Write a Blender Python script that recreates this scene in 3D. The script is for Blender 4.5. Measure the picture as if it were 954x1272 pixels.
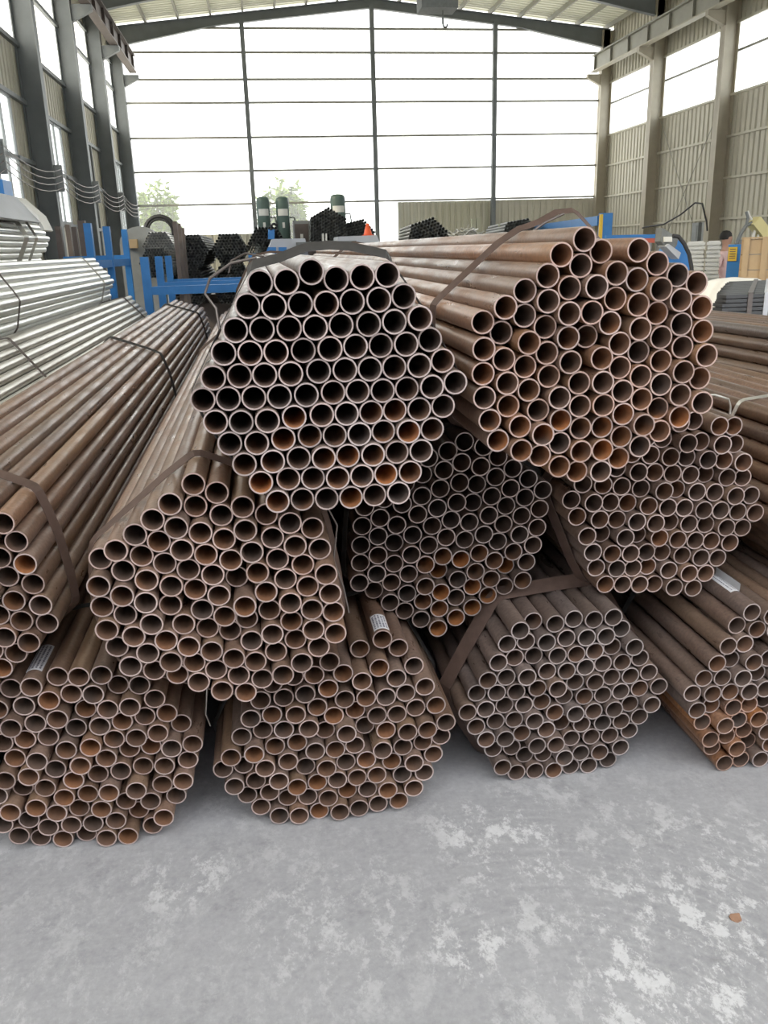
import bpy, bmesh, math, random
from mathutils import Vector, Matrix
random.seed(11)
PI = math.pi
for o in list(bpy.data.objects): bpy.data.objects.remove(o)
SC = bpy.context.scene
COL = SC.collection

# ------------------------------------------------------------------ camera
CAM_H = 1.66
FOC = 1040.0                      # focal length in pixels of a 954 x 1272 frame
AX = (0.98913982, -0.06920949, 0.12966284)      # world X, Y, Z written in camera axes (right, down, forward)
AY = (-0.14443466, -0.29431969, 0.94472988)
AZ = (-0.02722195, -0.95319776, -0.30111958)
cam = bpy.data.cameras.new('camera')
cam.sensor_fit = 'VERTICAL'; cam.sensor_height = 24.0; cam.lens = FOC / 1272.0 * 24.0
cam.clip_start = 0.05; cam.clip_end = 500
co = bpy.data.objects.new('camera', cam); COL.objects.link(co)
co.matrix_world = Matrix(((AX[0], -AX[1], -AX[2], 0), (AY[0], -AY[1], -AY[2], 0),
                          (AZ[0], -AZ[1], -AZ[2], CAM_H), (0, 0, 0, 1)))
SC.camera = co

# ------------------------------------------------------------------ sky, sun and exposure
w = bpy.data.worlds.new('sky'); SC.world = w; w.use_nodes = True
bg = w.node_tree.nodes['Background']
bg.inputs['Color'].default_value = (0.97, 0.985, 1.0, 1); bg.inputs['Strength'].default_value = 1.6
sun = bpy.data.lights.new('sun', 'SUN'); sun.energy = 2.2; sun.angle = math.radians(6); sun.color = (1.0, 0.86, 0.62)
so = bpy.data.objects.new('sun', sun); COL.objects.link(so)
so.rotation_euler = Vector((0.80, 0.30, -0.52)).to_track_quat('-Z', 'Y').to_euler()
SC.view_settings.view_transform = 'Standard'; SC.view_settings.look = 'None'
SC.view_settings.gamma = 1.0; SC.view_settings.use_curve_mapping = False
SC.view_settings.exposure = 1.42

# ------------------------------------------------------------------ node material helpers
def new_mat(name):
    m = bpy.data.materials.new(name); m.use_nodes = True
    nt = m.node_tree; b = nt.nodes['Principled BSDF']
    return m, nt, b
def nd(nt, t, **kw):
    n = nt.nodes.new(t)
    for k, v in kw.items():
        if k.startswith('i_'): n.inputs[k[2:].replace('_', ' ')].default_value = v
        else: setattr(n, k, v)
    return n
def mixc(nt, fac, a, b, blend='MIX'):
    n = nt.nodes.new('ShaderNodeMix'); n.data_type = 'RGBA'; n.blend_type = blend
    for sock, v in ((n.inputs[0], fac), (n.inputs[6], a), (n.inputs[7], b)):
        if isinstance(v, bpy.types.NodeSocket): nt.links.new(v, sock)
        elif isinstance(v, (int, float)): sock.default_value = v
        else: sock.default_value = (*v[:3], 1)
    return n.outputs[2]
def math_(nt, op, a, b=None, clamp=False):
    n = nt.nodes.new('ShaderNodeMath'); n.operation = op; n.use_clamp = clamp
    for i, v in enumerate((a, b)):
        if v is None: continue
        if isinstance(v, bpy.types.NodeSocket): nt.links.new(v, n.inputs[i])
        else: n.inputs[i].default_value = v
    return n.outputs[0]
def ramp(nt, fac, stops):
    n = nt.nodes.new('ShaderNodeValToRGB'); e = n.color_ramp.elements
    while len(e) < len(stops): e.new(0.5)
    for i, (p, c) in enumerate(stops):
        e[i].position = p; e[i].color = (c, c, c, 1) if isinstance(c, (int, float)) else (*c, 1)
    nt.links.new(fac, n.inputs[0]); return n.outputs[0]
def noise(nt, vec, scale, detail=3, rough=0.55, dist=0.0):
    n = nd(nt, 'ShaderNodeTexNoise'); n.inputs['Scale'].default_value = scale
    n.inputs['Detail'].default_value = detail; n.inputs['Roughness'].default_value = rough
    n.inputs['Distortion'].default_value = dist
    nt.links.new(vec, n.inputs['Vector']); return n.outputs['Fac']
def obj_vec(nt, scale=(1, 1, 1), rnd=True):
    tc = nd(nt, 'ShaderNodeTexCoord'); mp = nd(nt, 'ShaderNodeMapping')
    mp.inputs['Scale'].default_value = scale
    nt.links.new(tc.outputs['Object'], mp.inputs['Vector'])
    if rnd:
        oi = nd(nt, 'ShaderNodeObjectInfo')
        sc = nd(nt, 'ShaderNodeVectorMath', operation='SCALE'); sc.inputs[0].default_value = (37.0, 91.0, 53.0)
        nt.links.new(oi.outputs['Random'], sc.inputs['Scale'])
        nt.links.new(sc.outputs[0], mp.inputs['Location'])
    return mp.outputs[0]
def bump(nt, b, h, strength, dist):
    n = nd(nt, 'ShaderNodeBump'); n.inputs['Strength'].default_value = strength; n.inputs['Distance'].default_value = dist
    nt.links.new(h, n.inputs['Height']); nt.links.new(n.outputs[0], b.inputs['Normal'])
def simple(name, col, rough=0.6, metal=0.0, var=0.25, scale=6.0, bmp=0.0):
    m, nt, b = new_mat(name)
    f = noise(nt, obj_vec(nt), scale, 4)
    c = mixc(nt, f, [x * (1 - var) for x in col], [min(1, x * (1 + var)) for x in col])
    nt.links.new(c, b.inputs['Base Color']); b.inputs['Roughness'].default_value = rough; b.inputs['Metallic'].default_value = metal
    if bmp: bump(nt, b, f, bmp, 0.01)
    return m

M = {}
# pipe steel: object colour carries red = orange rust, green = mill-scale grey, blue = tone, alpha = rust in the bore
def pipe_steel(name, which):
    m, nt, b = new_mat(name)
    oi = nd(nt, 'ShaderNodeObjectInfo'); sep = nd(nt, 'ShaderNodeSeparateColor')
    nt.links.new(oi.outputs['Color'], sep.inputs[0])
    R, G, B, A = sep.outputs[0], sep.outputs[1], sep.outputs[2], oi.outputs['Alpha']
    v1 = obj_vec(nt, (1, 0.22, 1)); v2 = obj_vec(nt, (1, 1, 1))
    n1 = noise(nt, v1, 26, 5, 0.65); n2 = noise(nt, v2, 90, 3, 0.6); n3 = noise(nt, v1, 6, 3, 0.5, 0.4)
    brown = mixc(nt, n1, (0.155, 0.092, 0.062), (0.400, 0.262, 0.188))
    grey = mixc(nt, n1, (0.165, 0.132, 0.120), (0.375, 0.310, 0.285))
    base = mixc(nt, G, brown, grey)
    rust = mixc(nt, n2, (0.38, 0.130, 0.040), (0.66, 0.29, 0.095))
    if which == 'outer':
        mask = ramp(nt, n3, ((0.30, 0.0), (0.68, 1.0)))
        k = math_(nt, 'MULTIPLY', mask, R, True)
        c = mixc(nt, k, base, rust)
        fine = ramp(nt, n2, ((0.25, 0.72), (0.75, 1.2)))
        c = mixc(nt, 1.0, c, fine, 'MULTIPLY')
        nt.links.new(ramp(nt, n1, ((0.3, 0.24), (0.7, 0.50))), b.inputs['Roughness']); b.inputs['Metallic'].default_value = 0.25
        tan = ramp(nt, noise(nt, v1, 3.0, 2), ((0.45, 0.0), (0.7, 0.55)))
        c = mixc(nt, math_(nt, 'MULTIPLY', tan, math_(nt, 'SUBTRACT', 1.0, G, True), True), c, (0.42, 0.28, 0.155))
        bump(nt, b, n2, 0.25, 0.002)
    elif which == 'rim':
        c = mixc(nt, n2, (0.32, 0.225, 0.200), (0.66, 0.515, 0.475))
        c = mixc(nt, math_(nt, 'MULTIPLY', G, 0.6), c, (0.52, 0.485, 0.48))
        c = mixc(nt, math_(nt, 'MULTIPLY', math_(nt, 'MULTIPLY', R, 0.8), n1, True), c, rust)
        b.inputs['Roughness'].default_value = 0.42; b.inputs['Metallic'].default_value = 0.3
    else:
        c = mixc(nt, n1, (0.070, 0.045, 0.034), (0.21, 0.130, 0.095))  # rust brown darkened further to put shade into the bores
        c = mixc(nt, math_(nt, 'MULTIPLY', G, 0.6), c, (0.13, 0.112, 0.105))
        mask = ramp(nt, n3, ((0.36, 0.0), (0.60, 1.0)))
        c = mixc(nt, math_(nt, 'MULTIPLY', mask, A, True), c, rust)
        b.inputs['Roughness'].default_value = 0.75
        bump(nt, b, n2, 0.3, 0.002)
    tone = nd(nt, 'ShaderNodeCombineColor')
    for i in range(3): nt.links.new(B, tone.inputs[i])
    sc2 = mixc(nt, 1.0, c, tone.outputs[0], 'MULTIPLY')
    c2 = mixc(nt, 1.0, sc2, (1.0, 1.0, 1.0), 'MULTIPLY')
    nt.links.new(c2, b.inputs['Base Color'])
    return m
M['p_out'] = pipe_steel('rusty_pipe_steel', 'outer')
M['p_rim'] = pipe_steel('cut_pipe_edge', 'rim')
M['p_in'] = pipe_steel('rusty_shaded_pipe_bore', 'inner')

def galv_steel():
    m, nt, b = new_mat('galvanised_steel')
    oi = nd(nt, 'ShaderNodeObjectInfo'); sep = nd(nt, 'ShaderNodeSeparateColor'); nt.links.new(oi.outputs['Color'], sep.inputs[0])
    v = obj_vec(nt, (1, 0.15, 1)); n1 = noise(nt, v, 30, 4); n2 = noise(nt, v, 7, 3)
    c = mixc(nt, n1, (0.66, 0.66, 0.62), (0.92, 0.92, 0.88))
    d = mixc(nt, n1, (0.17, 0.14, 0.10), (0.42, 0.38, 0.30))
    c = mixc(nt, math_(nt, 'MULTIPLY', sep.outputs[1], ramp(nt, n2, ((0.25, 0.35), (0.6, 1.0))), True), c, d)
    nt.links.new(c, b.inputs['Base Color']); b.inputs['Metallic'].default_value = 0.6; b.inputs['Roughness'].default_value = 0.32
    return m
M['galv'] = galv_steel()
M['strap'] = simple('brown_steel_strap', (0.115, 0.075, 0.060), 0.5, 0.3, 0.4, 30)
M['strap_dark'] = simple('black_steel_strap', (0.055, 0.052, 0.050), 0.5, 0.3, 0.4, 30)
M['wire'] = simple('tie_wire', (0.16, 0.14, 0.13), 0.45, 0.6, 0.3, 40)
M['wire_bright'] = simple('bright_tie_wire', (0.55, 0.54, 0.50), 0.35, 0.7, 0.2, 40)
M['paper'] = simple('paper_tag', (0.72, 0.72, 0.74), 0.8, 0, 0.08, 30)
M['ink'] = simple('printed_ink', (0.16, 0.16, 0.20), 0.8, 0, 0.1, 30)

def floor_mat():
    m, nt, b = new_mat('scuffed_concrete')
    tc = nd(nt, 'ShaderNodeTexCoord'); P = tc.outputs['Object']
    mp = nd(nt, 'ShaderNodeMapping'); nt.links.new(P, mp.inputs[0]); mp.inputs['Rotation'].default_value = (0, 0, 0.7); mp.inputs['Scale'].default_value = (1, 0.75, 1)
    mp2 = nd(nt, 'ShaderNodeMapping'); nt.links.new(P, mp2.inputs[0]); mp2.inputs['Rotation'].default_value = (0, 0, -0.5); mp2.inputs['Scale'].default_value = (1, 0.5, 1)
    n0 = noise(nt, P, 2.3, 5, 0.6, 0.3); n1 = noise(nt, P, 14, 6, 0.7); n2 = noise(nt, mp.outputs[0], 10.0, 14, 0.80, 0.0)
    n3 = noise(nt, mp2.outputs[0], 19.0, 14, 0.82, 0.0); zone = noise(nt, P, 1.6, 3, 0.5, 0.3); n4 = noise(nt, P, 60, 3, 0.6)
    base = mixc(nt, n0, (0.215, 0.216, 0.230), (0.370, 0.368, 0.384))
    base = mixc(nt, math_(nt, 'MULTIPLY', n1, 0.65), base, (0.43, 0.43, 0.44))
    mott = ramp(nt, noise(nt, P, 24, 12, 0.8), ((0.40, 0.0), (0.62, 1.0)))
    base = mixc(nt, math_(nt, 'MULTIPLY', mott, 0.30), base, (0.50, 0.50, 0.51))
    z = ramp(nt, zone, ((0.40, 0.0), (0.62, 1.0)))
    def patch(x, y, r, k):
        d = nd(nt, 'ShaderNodeVectorMath', operation='DISTANCE'); nt.links.new(P, d.inputs[0]); d.inputs[1].default_value = (x, y, 0)
        return math_(nt, 'MULTIPLY', ramp(nt, math_(nt, 'ADD', math_(nt, 'DIVIDE', d.outputs['Value'], 2 * r), math_(nt, 'MULTIPLY', math_(nt, 'SUBTRACT', n0, 0.5), 0.8)), ((0.25, 1.0), (0.62, 0.0))), k)
    z = math_(nt, 'MULTIPLY', z, 0.45)
    for (x, y, r, k) in ((0.86, 1.42, 0.46, 1.0), (0.42, 1.62, 0.14, 0.9), (0.62, 1.95, 0.26, 0.95), (1.15, 1.75, 0.40, 0.8), (-0.35, 1.22, 0.10, 0.9), (0.08, 1.75, 0.30, 0.55), (-0.30, 1.98, 0.16, 0.7)): z = math_(nt, 'MAXIMUM', z, patch(x, y, r, k))
    s1 = ramp(nt, n2, ((0.525, 0.0), (0.565, 1.0))); s2 = ramp(nt, n3, ((0.545, 0.0), (0.58, 1.0)))
    k = math_(nt, 'MAXIMUM', math_(nt, 'MULTIPLY', s1, z), math_(nt, 'MULTIPLY', s2, math_(nt, 'MULTIPLY', z, 0.7)))
    c = mixc(nt, math_(nt, 'MULTIPLY', k, 0.72), base, (0.72, 0.72, 0.725))
    # rings scraped by a swept broom or a turning wheel
    wv = nd(nt, 'ShaderNodeTexWave'); wv.wave_type = 'RINGS'; wv.rings_direction = 'Z'; wv.inputs['Scale'].default_value = 9.0
    wv.inputs['Distortion'].default_value = 2.2; wv.inputs['Detail'].default_value = 4; wv.inputs['Detail Scale'].default_value = 3
    mp3 = nd(nt, 'ShaderNodeMapping'); nt.links.new(P, mp3.inputs[0]); mp3.inputs['Location'].default_value = (-0.55, -1.15, 0)
    nt.links.new(mp3.outputs[0], wv.inputs['Vector'])
    rg = ramp(nt, wv.outputs['Fac'], ((0.72, 0.0), (0.95, 1.0)))
    rk = math_(nt, 'MULTIPLY', math_(nt, 'MULTIPLY', rg, ramp(nt, n3, ((0.42, 0.0), (0.62, 1.0)))), math_(nt, 'MULTIPLY', z, 0.30))
    c = mixc(nt, rk, c, (0.66, 0.66, 0.65))
    dk = ramp(nt, noise(nt, P, 6.5, 10, 0.78, 0.1), ((0.56, 0.0), (0.66, 1.0)))
    c = mixc(nt, math_(nt, 'MULTIPLY', dk, 0.35), c, (0.17, 0.17, 0.175))
    c = mixc(nt, 0.18, c, mixc(nt, n4, (0.0, 0.0, 0.0), (1, 1, 1)), 'OVERLAY')
    nt.links.new(c, b.inputs['Base Color']); b.inputs['Roughness'].default_value = 0.62
    bump(nt, b, n1, 0.15, 0.01)
    return m
M['floor'] = floor_mat()
M['yard'] = simple('yard_concrete', (0.50, 0.49, 0.46), 0.9, 0, 0.15, 1.5)
M['sheet'] = simple('beige_profiled_sheet', (0.52, 0.49, 0.40), 0.6, 0.0, 0.12, 1.2)
M['roof'] = simple('pale_roof_sheet', (0.70, 0.69, 0.56), 0.6, 0.0, 0.10, 1.0)
def roof_mat():
    m, nt, b = new_mat('pale_translucent_roof_sheet')
    f = noise(nt, obj_vec(nt), 1.0, 4); c = mixc(nt, f, (0.60, 0.59, 0.47), (0.76, 0.75, 0.62))
    nt.links.new(c, b.inputs['Base Color']); b.inputs['Roughness'].default_value = 0.6
    tl = nd(nt, 'ShaderNodeBsdfTranslucent'); nt.links.new(c, tl.inputs[0])
    mx = nd(nt, 'ShaderNodeMixShader'); mx.inputs[0].default_value = 0.03
    nt.links.new(b.outputs[0], mx.inputs[1]); nt.links.new(tl.outputs[0], mx.inputs[2]); nt.links.new(mx.outputs[0], nt.nodes['Material Output'].inputs[0])
    return m
M['roof'] = roof_mat()
M['dkpaint'] = simple('blue_grey_painted_steel', (0.165, 0.178, 0.182), 0.55, 0.0, 0.2, 3)  # paint tone raised so the frames carry the haze in their colour
M['beige'] = simple('beige_painted_steel', (0.40, 0.355, 0.27), 0.55, 0.0, 0.15, 3)
M['purlin'] = simple('grey_purlin_steel', (0.30, 0.29, 0.24), 0.6, 0.0, 0.15, 3)
M['girt'] = simple('dull_girt_steel', (0.32, 0.31, 0.27), 0.6, 0.0, 0.2, 3)
M['blue'] = simple('blue_painted_steel', (0.035, 0.20, 0.52), 0.45, 0.0, 0.15, 8)
M['grey'] = simple('light_grey_machine_paint', (0.50, 0.52, 0.56), 0.5, 0.0, 0.1, 5)
M['midgrey'] = simple('weathered_grey_paint', (0.26, 0.27, 0.27), 0.6, 0.0, 0.2, 8)
M['black'] = simple('haze_lifted_black_steel', (0.19, 0.20, 0.197), 0.6, 0.1, 0.3, 12)  # lightened well above black: stands in for haze over distant steel
M['bar'] = simple('black_bar_steel', (0.075, 0.078, 0.082), 0.5, 0.2, 0.3, 12)
M['rubber'] = simple('black_rubber', (0.035, 0.035, 0.037), 0.7, 0.0, 0.2, 12)
M['green'] = simple('dark_green_tank_paint', (0.085, 0.135, 0.115), 0.45, 0.0, 0.2, 4)  # lightened and greyed, haze mixed into the tank paint
M['white'] = simple('off_white_paint', (0.78, 0.77, 0.72), 0.6, 0.0, 0.06, 6)
M['red'] = simple('orange_red_plastic', (0.80, 0.12, 0.04), 0.5, 0.0, 0.1, 6)
M['redpaint'] = simple('red_painted_steel', (0.50, 0.10, 0.06), 0.5, 0.0, 0.15, 6)
M['yellow'] = simple('yellow_paint', (0.75, 0.50, 0.05), 0.5, 0.0, 0.1, 6)
M['cream'] = simple('cream_paint', (0.70, 0.62, 0.30), 0.5, 0.0, 0.1, 6)
M['ply'] = simple('plywood', (0.47, 0.34, 0.20), 0.75, 0.0, 0.2, 5)
M['tarp'] = simple('white_plastic_sheeting', (0.82, 0.82, 0.81), 0.45, 0.0, 0.08, 4, 0.4)
M['brownpost'] = simple('brown_steel_post', (0.13, 0.105, 0.095), 0.6, 0.1, 0.3, 8)
M['shed'] = simple('dark_outbuilding_sheet', (0.10, 0.105, 0.10), 0.8, 0.0, 0.15, 1)
M['shedcap'] = simple('pale_coping', (0.42, 0.42, 0.32), 0.8, 0.0, 0.15, 1)
M['rustflake'] = simple('rust_flake', (0.34, 0.20, 0.13), 0.9, 0, 0.3, 60)
M['leaf'] = simple('yellow_green_leaf', (0.15, 0.22, 0.035), 0.7, 0.0, 0.35, 2)
M['bark'] = simple('tree_bark', (0.16, 0.12, 0.07), 0.9, 0.0, 0.3, 6)
M['skin'] = simple('skin', (0.48, 0.28, 0.20), 0.6, 0, 0.08, 6)
M['hair'] = simple('black_hair', (0.02, 0.018, 0.016), 0.7, 0, 0.2, 20)
M['pink'] = simple('pink_cotton', (0.74, 0.52, 0.50), 0.85, 0, 0.1, 12)
M['trouser'] = simple('dark_trouser_cloth', (0.06, 0.06, 0.07), 0.85, 0, 0.2, 12)

def pane_mat(name, clear, tint):
    m, nt, b = new_mat(name)
    nt.nodes.remove(b); out = nt.nodes['Material Output']
    tr = nd(nt, 'ShaderNodeBsdfTransparent'); tl = nd(nt, 'ShaderNodeBsdfTranslucent'); gl = nd(nt, 'ShaderNodeBsdfGlossy')
    f = noise(nt, obj_vec(nt, (1, 1, 0.15)), 5, 3)
    c = mixc(nt, f, [x * 0.9 for x in tint], tint)
    nt.links.new(c, tl.inputs[0]); tr.inputs[0].default_value = (*[0.5 + 0.5 * x for x in tint], 1); gl.inputs['Roughness'].default_value = 0.12
    m1 = nd(nt, 'ShaderNodeMixShader'); m1.inputs[0].default_value = 1 - clear
    nt.links.new(tr.outputs[0], m1.inputs[1]); nt.links.new(tl.outputs[0], m1.inputs[2])
    m2 = nd(nt, 'ShaderNodeMixShader'); m2.inputs[0].default_value = 0.05
    nt.links.new(m1.outputs[0], m2.inputs[1]); nt.links.new(gl.outputs[0], m2.inputs[2])
    nt.links.new(m2.outputs[0], out.inputs[0])
    return m
M['glass'] = pane_mat('window_glass', 0.88, (0.90, 0.95, 0.98))
M['poly'] = pane_mat('clear_profiled_sheet', 0.84, (0.97, 0.98, 0.92))
M['frost'] = pane_mat('milky_profiled_sheet', 0.35, (0.97, 0.98, 0.93))

# ------------------------------------------------------------------ mesh helpers
class MB:
    """collects shapes and links them as ONE mesh object"""
    def __init__(s): s.v = []; s.f = []; s.m = []; s.sm = []
    def add(s, v, f, mi=0, smooth=False):
        k = len(s.v); s.v += [tuple(p) for p in v]
        for q in f: s.f.append([i + k for i in q]); s.m.append(mi); s.sm.append(smooth)
        return s
    def box(s, a, b, mi=0):
        (x0, y0, z0), (x1, y1, z1) = a, b
        v = [(x0, y0, z0), (x1, y0, z0), (x1, y1, z0), (x0, y1, z0), (x0, y0, z1), (x1, y0, z1), (x1, y1, z1), (x0, y1, z1)]
        return s.add(v, [(3, 2, 1, 0), (4, 5, 6, 7), (0, 1, 5, 4), (1, 2, 6, 5), (2, 3, 7, 6), (3, 0, 4, 7)], mi)
    def bar(s, p, q, wd, ht, mi=0, up=(0, 0, 1)):
        p, q = Vector(p), Vector(q); d = (q - p).normalized(); u = Vector(up)
        if abs(d.dot(u)) > 0.98: u = Vector((1, 0, 0))
        a = d.cross(u).normalized() * wd / 2; c = a.cross(d).normalized() * ht / 2
        v = [p - a - c, p + a - c, p + a + c, p - a + c, q - a - c, q + a - c, q + a + c, q - a + c]
        return s.add(v, [(3, 2, 1, 0), (4, 5, 6, 7), (0, 1, 5, 4), (1, 2, 6, 5), (2, 3, 7, 6), (3, 0, 4, 7)], mi)
    def tube(s, pts, r, n=8, mi=0, caps=True):
        pts = [Vector(p) for p in pts]; rs = r if isinstance(r, (list, tuple)) else [r] * len(pts)
        v = []; f = []; prev = None
        for i, p in enumerate(pts):
            d = (pts[min(i + 1, len(pts) - 1)] - pts[max(i - 1, 0)]).normalized()
            if prev is None:
                u = Vector((0, 0, 1)) if abs(d.z) < 0.9 else Vector((1, 0, 0))
            else: u = prev
            a = (u - d * d.dot(u)).normalized(); b = d.cross(a); prev = a
            for k in range(n):
                t = 2 * PI * k / n; v.append(p + (a * math.cos(t) + b * math.sin(t)) * rs[i])
        for i in range(len(pts) - 1):
            for k in range(n): f.append((i * n + k, i * n + (k + 1) % n, (i + 1) * n + (k + 1) % n, (i + 1) * n + k))
        s.add(v, f, mi, True)
        if caps:
            s.add(v[:n], [tuple(range(n))[::-1]], mi); s.add(v[-n:], [tuple(range(n))], mi)
        return s
    def lathe(s, prof, c=(0, 0, 0), n=16, mi=0):
        v = []; f = []
        for (r, z) in prof:
            for k in range(n): t = 2 * PI * k / n; v.append((c[0] + r * math.cos(t), c[1] + r * math.sin(t), c[2] + z))
        for i in range(len(prof) - 1):
            for k in range(n): f.append((i * n + k, i * n + (k + 1) % n, (i + 1) * n + (k + 1) % n, (i + 1) * n + k))
        return s.add(v, f, mi, True)
    def prism(s, poly, axis, a, b, mi=0):
        """poly in the two other axes, extruded from a to b along axis"""
        def mk(p, t):
            return {'x': (t, p[0], p[1]), 'y': (p[0], t, p[1]), 'z': (p[0], p[1], t)}[axis]
        n = len(poly); v = [mk(p, a) for p in poly] + [mk(p, b) for p in poly]
        f = [tuple(range(n))[::-1], tuple(range(n, 2 * n))] + [(i, (i + 1) % n, n + (i + 1) % n, n + i) for i in range(n)]
        return s.add(v, f, mi)
    def mesh(s, name, mats):
        me = bpy.data.meshes.new(name); me.from_pydata(s.v, [], s.f)
        for m in (mats if isinstance(mats, (list, tuple)) else [mats]): me.materials.append(m)
        me.polygons.foreach_set('material_index', s.m); me.polygons.foreach_set('use_smooth', s.sm)
        me.update(); return me
    def build(s, name, mats, parent=None):
        o = bpy.data.objects.new(name, s.mesh(name, mats)); COL.objects.link(o)
        if parent: attach(o, parent)
        return o
BASE = {}
def attach(o, parent):
    """o was built in world coordinates: keep it there under its parent"""
    o.parent = parent
    o.matrix_parent_inverse = Matrix.Translation(-Vector(BASE.get(parent.name, (0, 0, 0))))
def empty(name, loc):
    o = bpy.data.objects.new(name, None); COL.objects.link(o); o.location = loc; o.empty_display_size = 0.1
    BASE[o.name] = loc; return o
def tag(o, label, cat, group=None, kind=None):
    if label: o['label'] = label
    if cat: o['category'] = cat
    if group: o['group'] = group
    if kind: o['kind'] = kind
    return o
def struct(o): o['kind'] = 'structure'; return o

# ------------------------------------------------------------------ the hall
XL, XR, YF, YB = -5.30, 15.80, 38.5, -2.2
COLS = [38.5 - 5.1 * i for i in range(9)]              # frame lines
def corrugated(mb, axis, c, a0, a1, z0, z1, out, pitch=0.30, depth=0.045, mi=0):
    """profiled sheet; ribs vertical; axis 'x' = wall across X=c running in Y, 'y' = wall across Y=c running in X"""
    n = max(1, int(round((a1 - a0) / pitch))); p = (a1 - a0) / n; prof = []
    for i in range(n):
        b = a0 + i * p
        prof += [(b, 0), (b + p * 0.55, 0), (b + p * 0.65, depth), (b + p * 0.90, depth)]
    prof.append((a1, 0)); v = []
    for (t, d) in prof:
        for z in (z0, z1): v.append((c + out * d, t, z) if axis == 'x' else (t, c + out * d, z))
    return mb.add(v, [(2 * i, 2 * i + 2, 2 * i + 3, 2 * i + 1) for i in range(len(prof) - 1)], mi)

struct(MB().box((XL - 0.2, -12.0, -0.3), (XR + 0.2, YF + 0.3, 0.0)).build('floor', M['floor']))
struct(MB().box((-120, -60, -0.4), (120, 160, -0.31)).build('ground', M['yard']))

# unseen wall added behind the viewer to block low light from the yard
mb = MB(); corrugated(mb, 'y', -12.0, -26, 34, -0.3, 10.5, 1); struct(mb.build('wall_back_light_block', M['grey']))
# roof: ridge over X = 5.3
XM = 5.3; ZE, ZR = 10.15, 11.25
def roof_z(x): return ZE + (ZR - ZE) * (1 - abs(x - XM) / (XR - XM))
rf = MB()
for (xa, xb) in ((XL - 0.25, XM), (XM, XR + 0.25)):
    za, zb = roof_z(xa) + 0.30, roof_z(xb) + 0.30
    n = 140; v = []; f = []; p = (YF + 0.6 - YB) / n
    for i in range(n):
        y = YB + i * p
        for (yy, d) in ((y, 0), (y + p * 0.55, 0), (y + p * 0.65, 0.05), (y + p * 0.9, 0.05)):
            v += [(xa, yy, za + d), (xb, yy, zb + d)]
    rf.add(v, [(2 * i, 2 * i + 1, 2 * i + 3, 2 * i + 2) for i in range(4 * n - 1)])
ceil = struct(rf.build('ceiling', M['roof']))
for i in range(17):
    x = XL + 0.3 + i * (XR - XL - 0.6) / 16
    z = roof_z(x) + 0.20
    MB().box((x - 0.035, YB, z - 0.09), (x + 0.035, YF + 0.4, z + 0.09)).build('purlin', M['purlin'], ceil)
for y in COLS:
    mb = MB()
    for sgn in (-1, 1):
        xe = XL + 0.15 if sgn < 0 else XR - 0.15
        xh = xe - sgn * 4.2; xm = XM
        T = lambda x: roof_z(x) + 0.10
        poly = [(xe, T(xe)), (xm, T(xm)), (xm, T(xm) - 0.34), (xh, T(xh) - 0.34), (xe, T(xe) - 0.72)]
        mb.prism(poly if sgn > 0 else poly[::-1], 'y', y - 0.012, y + 0.012)
        fl = [(xe, T(xe)), (xm, T(xm))], [(xm, T(xm) - 0.34), (xh, T(xh) - 0.34)], [(xh, T(xh) - 0.34), (xe, T(xe) - 0.72)]
        for (p, q) in fl: mb.bar((p[0], y, p[1]), (q[0], y, q[1]), 0.22, 0.03)
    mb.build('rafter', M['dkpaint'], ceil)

def column(xc, y, x0, x1, z1, mat, parent, name='column'):
    mb = MB(); mb.box((x0, y - 0.17, 0), (x0 + 0.03, y + 0.17, z1)).box((x1 - 0.03, y - 0.17, 0), (x1, y + 0.17, z1)).box((x0, y - 0.012, 0), (x1, y + 0.012, z1))
    return mb.build(name, mat, parent)

# left wall
wl = MB(); ZSL, ZTL = 6.45, 9.0
corr_rows = [(0.0, 2.5)]
edges = [YB] + sorted(c for c in COLS if c > YB)
WIN = {}
for a, b in zip(edges[:-1], edges[1:]):
    corrugated(wl, 'x', XL, a, b, 0, 2.5, -1); corrugated(wl, 'x', XL, a, b, 5.2, ZSL, -1)
    corrugated(wl, 'x', XL, a, b, ZTL, ZE + 0.45, -1)
    wa, wb = {23.2: (23.45, 26.9), 18.1: (18.3, 21.7), 13.0: (13.2, 16.6), 33.4: (35.9, 37.9)}.get(round(a, 1), (None, None))
    if wa is None: corrugated(wl, 'x', XL, a, b, 2.5, 5.2, -1)
    else:
        corrugated(wl, 'x', XL, a, wa, 2.5, 5.2, -1); corrugated(wl, 'x', XL, wb, b, 2.5, 5.2, -1); WIN[(wa, wb)] = 1
wall_l = struct(wl.build('wall_left', M['sheet']))
for z in (1.3, 2.5, 3.85, 5.2, ZSL, 8.0, ZTL):
    for a, b in zip(edges[:-1], edges[1:]):
        if z == 3.85 and any(a < wa < b for wa, _ in WIN): 
            wb = [q for p, q in WIN if a < p < b][0]
            MB().box((XL + 0.01, wb, z - 0.05), (XL + 0.11, b, z + 0.05)).build('girt', M['dkpaint'], wall_l); continue
        MB().box((XL + 0.01, a, z - 0.05), (XL + 0.11, b, z + 0.05)).build('girt', M['dkpaint'], wall_l)
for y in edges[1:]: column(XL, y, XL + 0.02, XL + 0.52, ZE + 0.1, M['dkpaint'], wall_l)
for y in (29.9, 31.4): MB().box((XL + 0.02, y - 0.05, 0), (XL + 0.10, y + 0.05, 5.2)).build('post', M['dkpaint'], wall_l)
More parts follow.
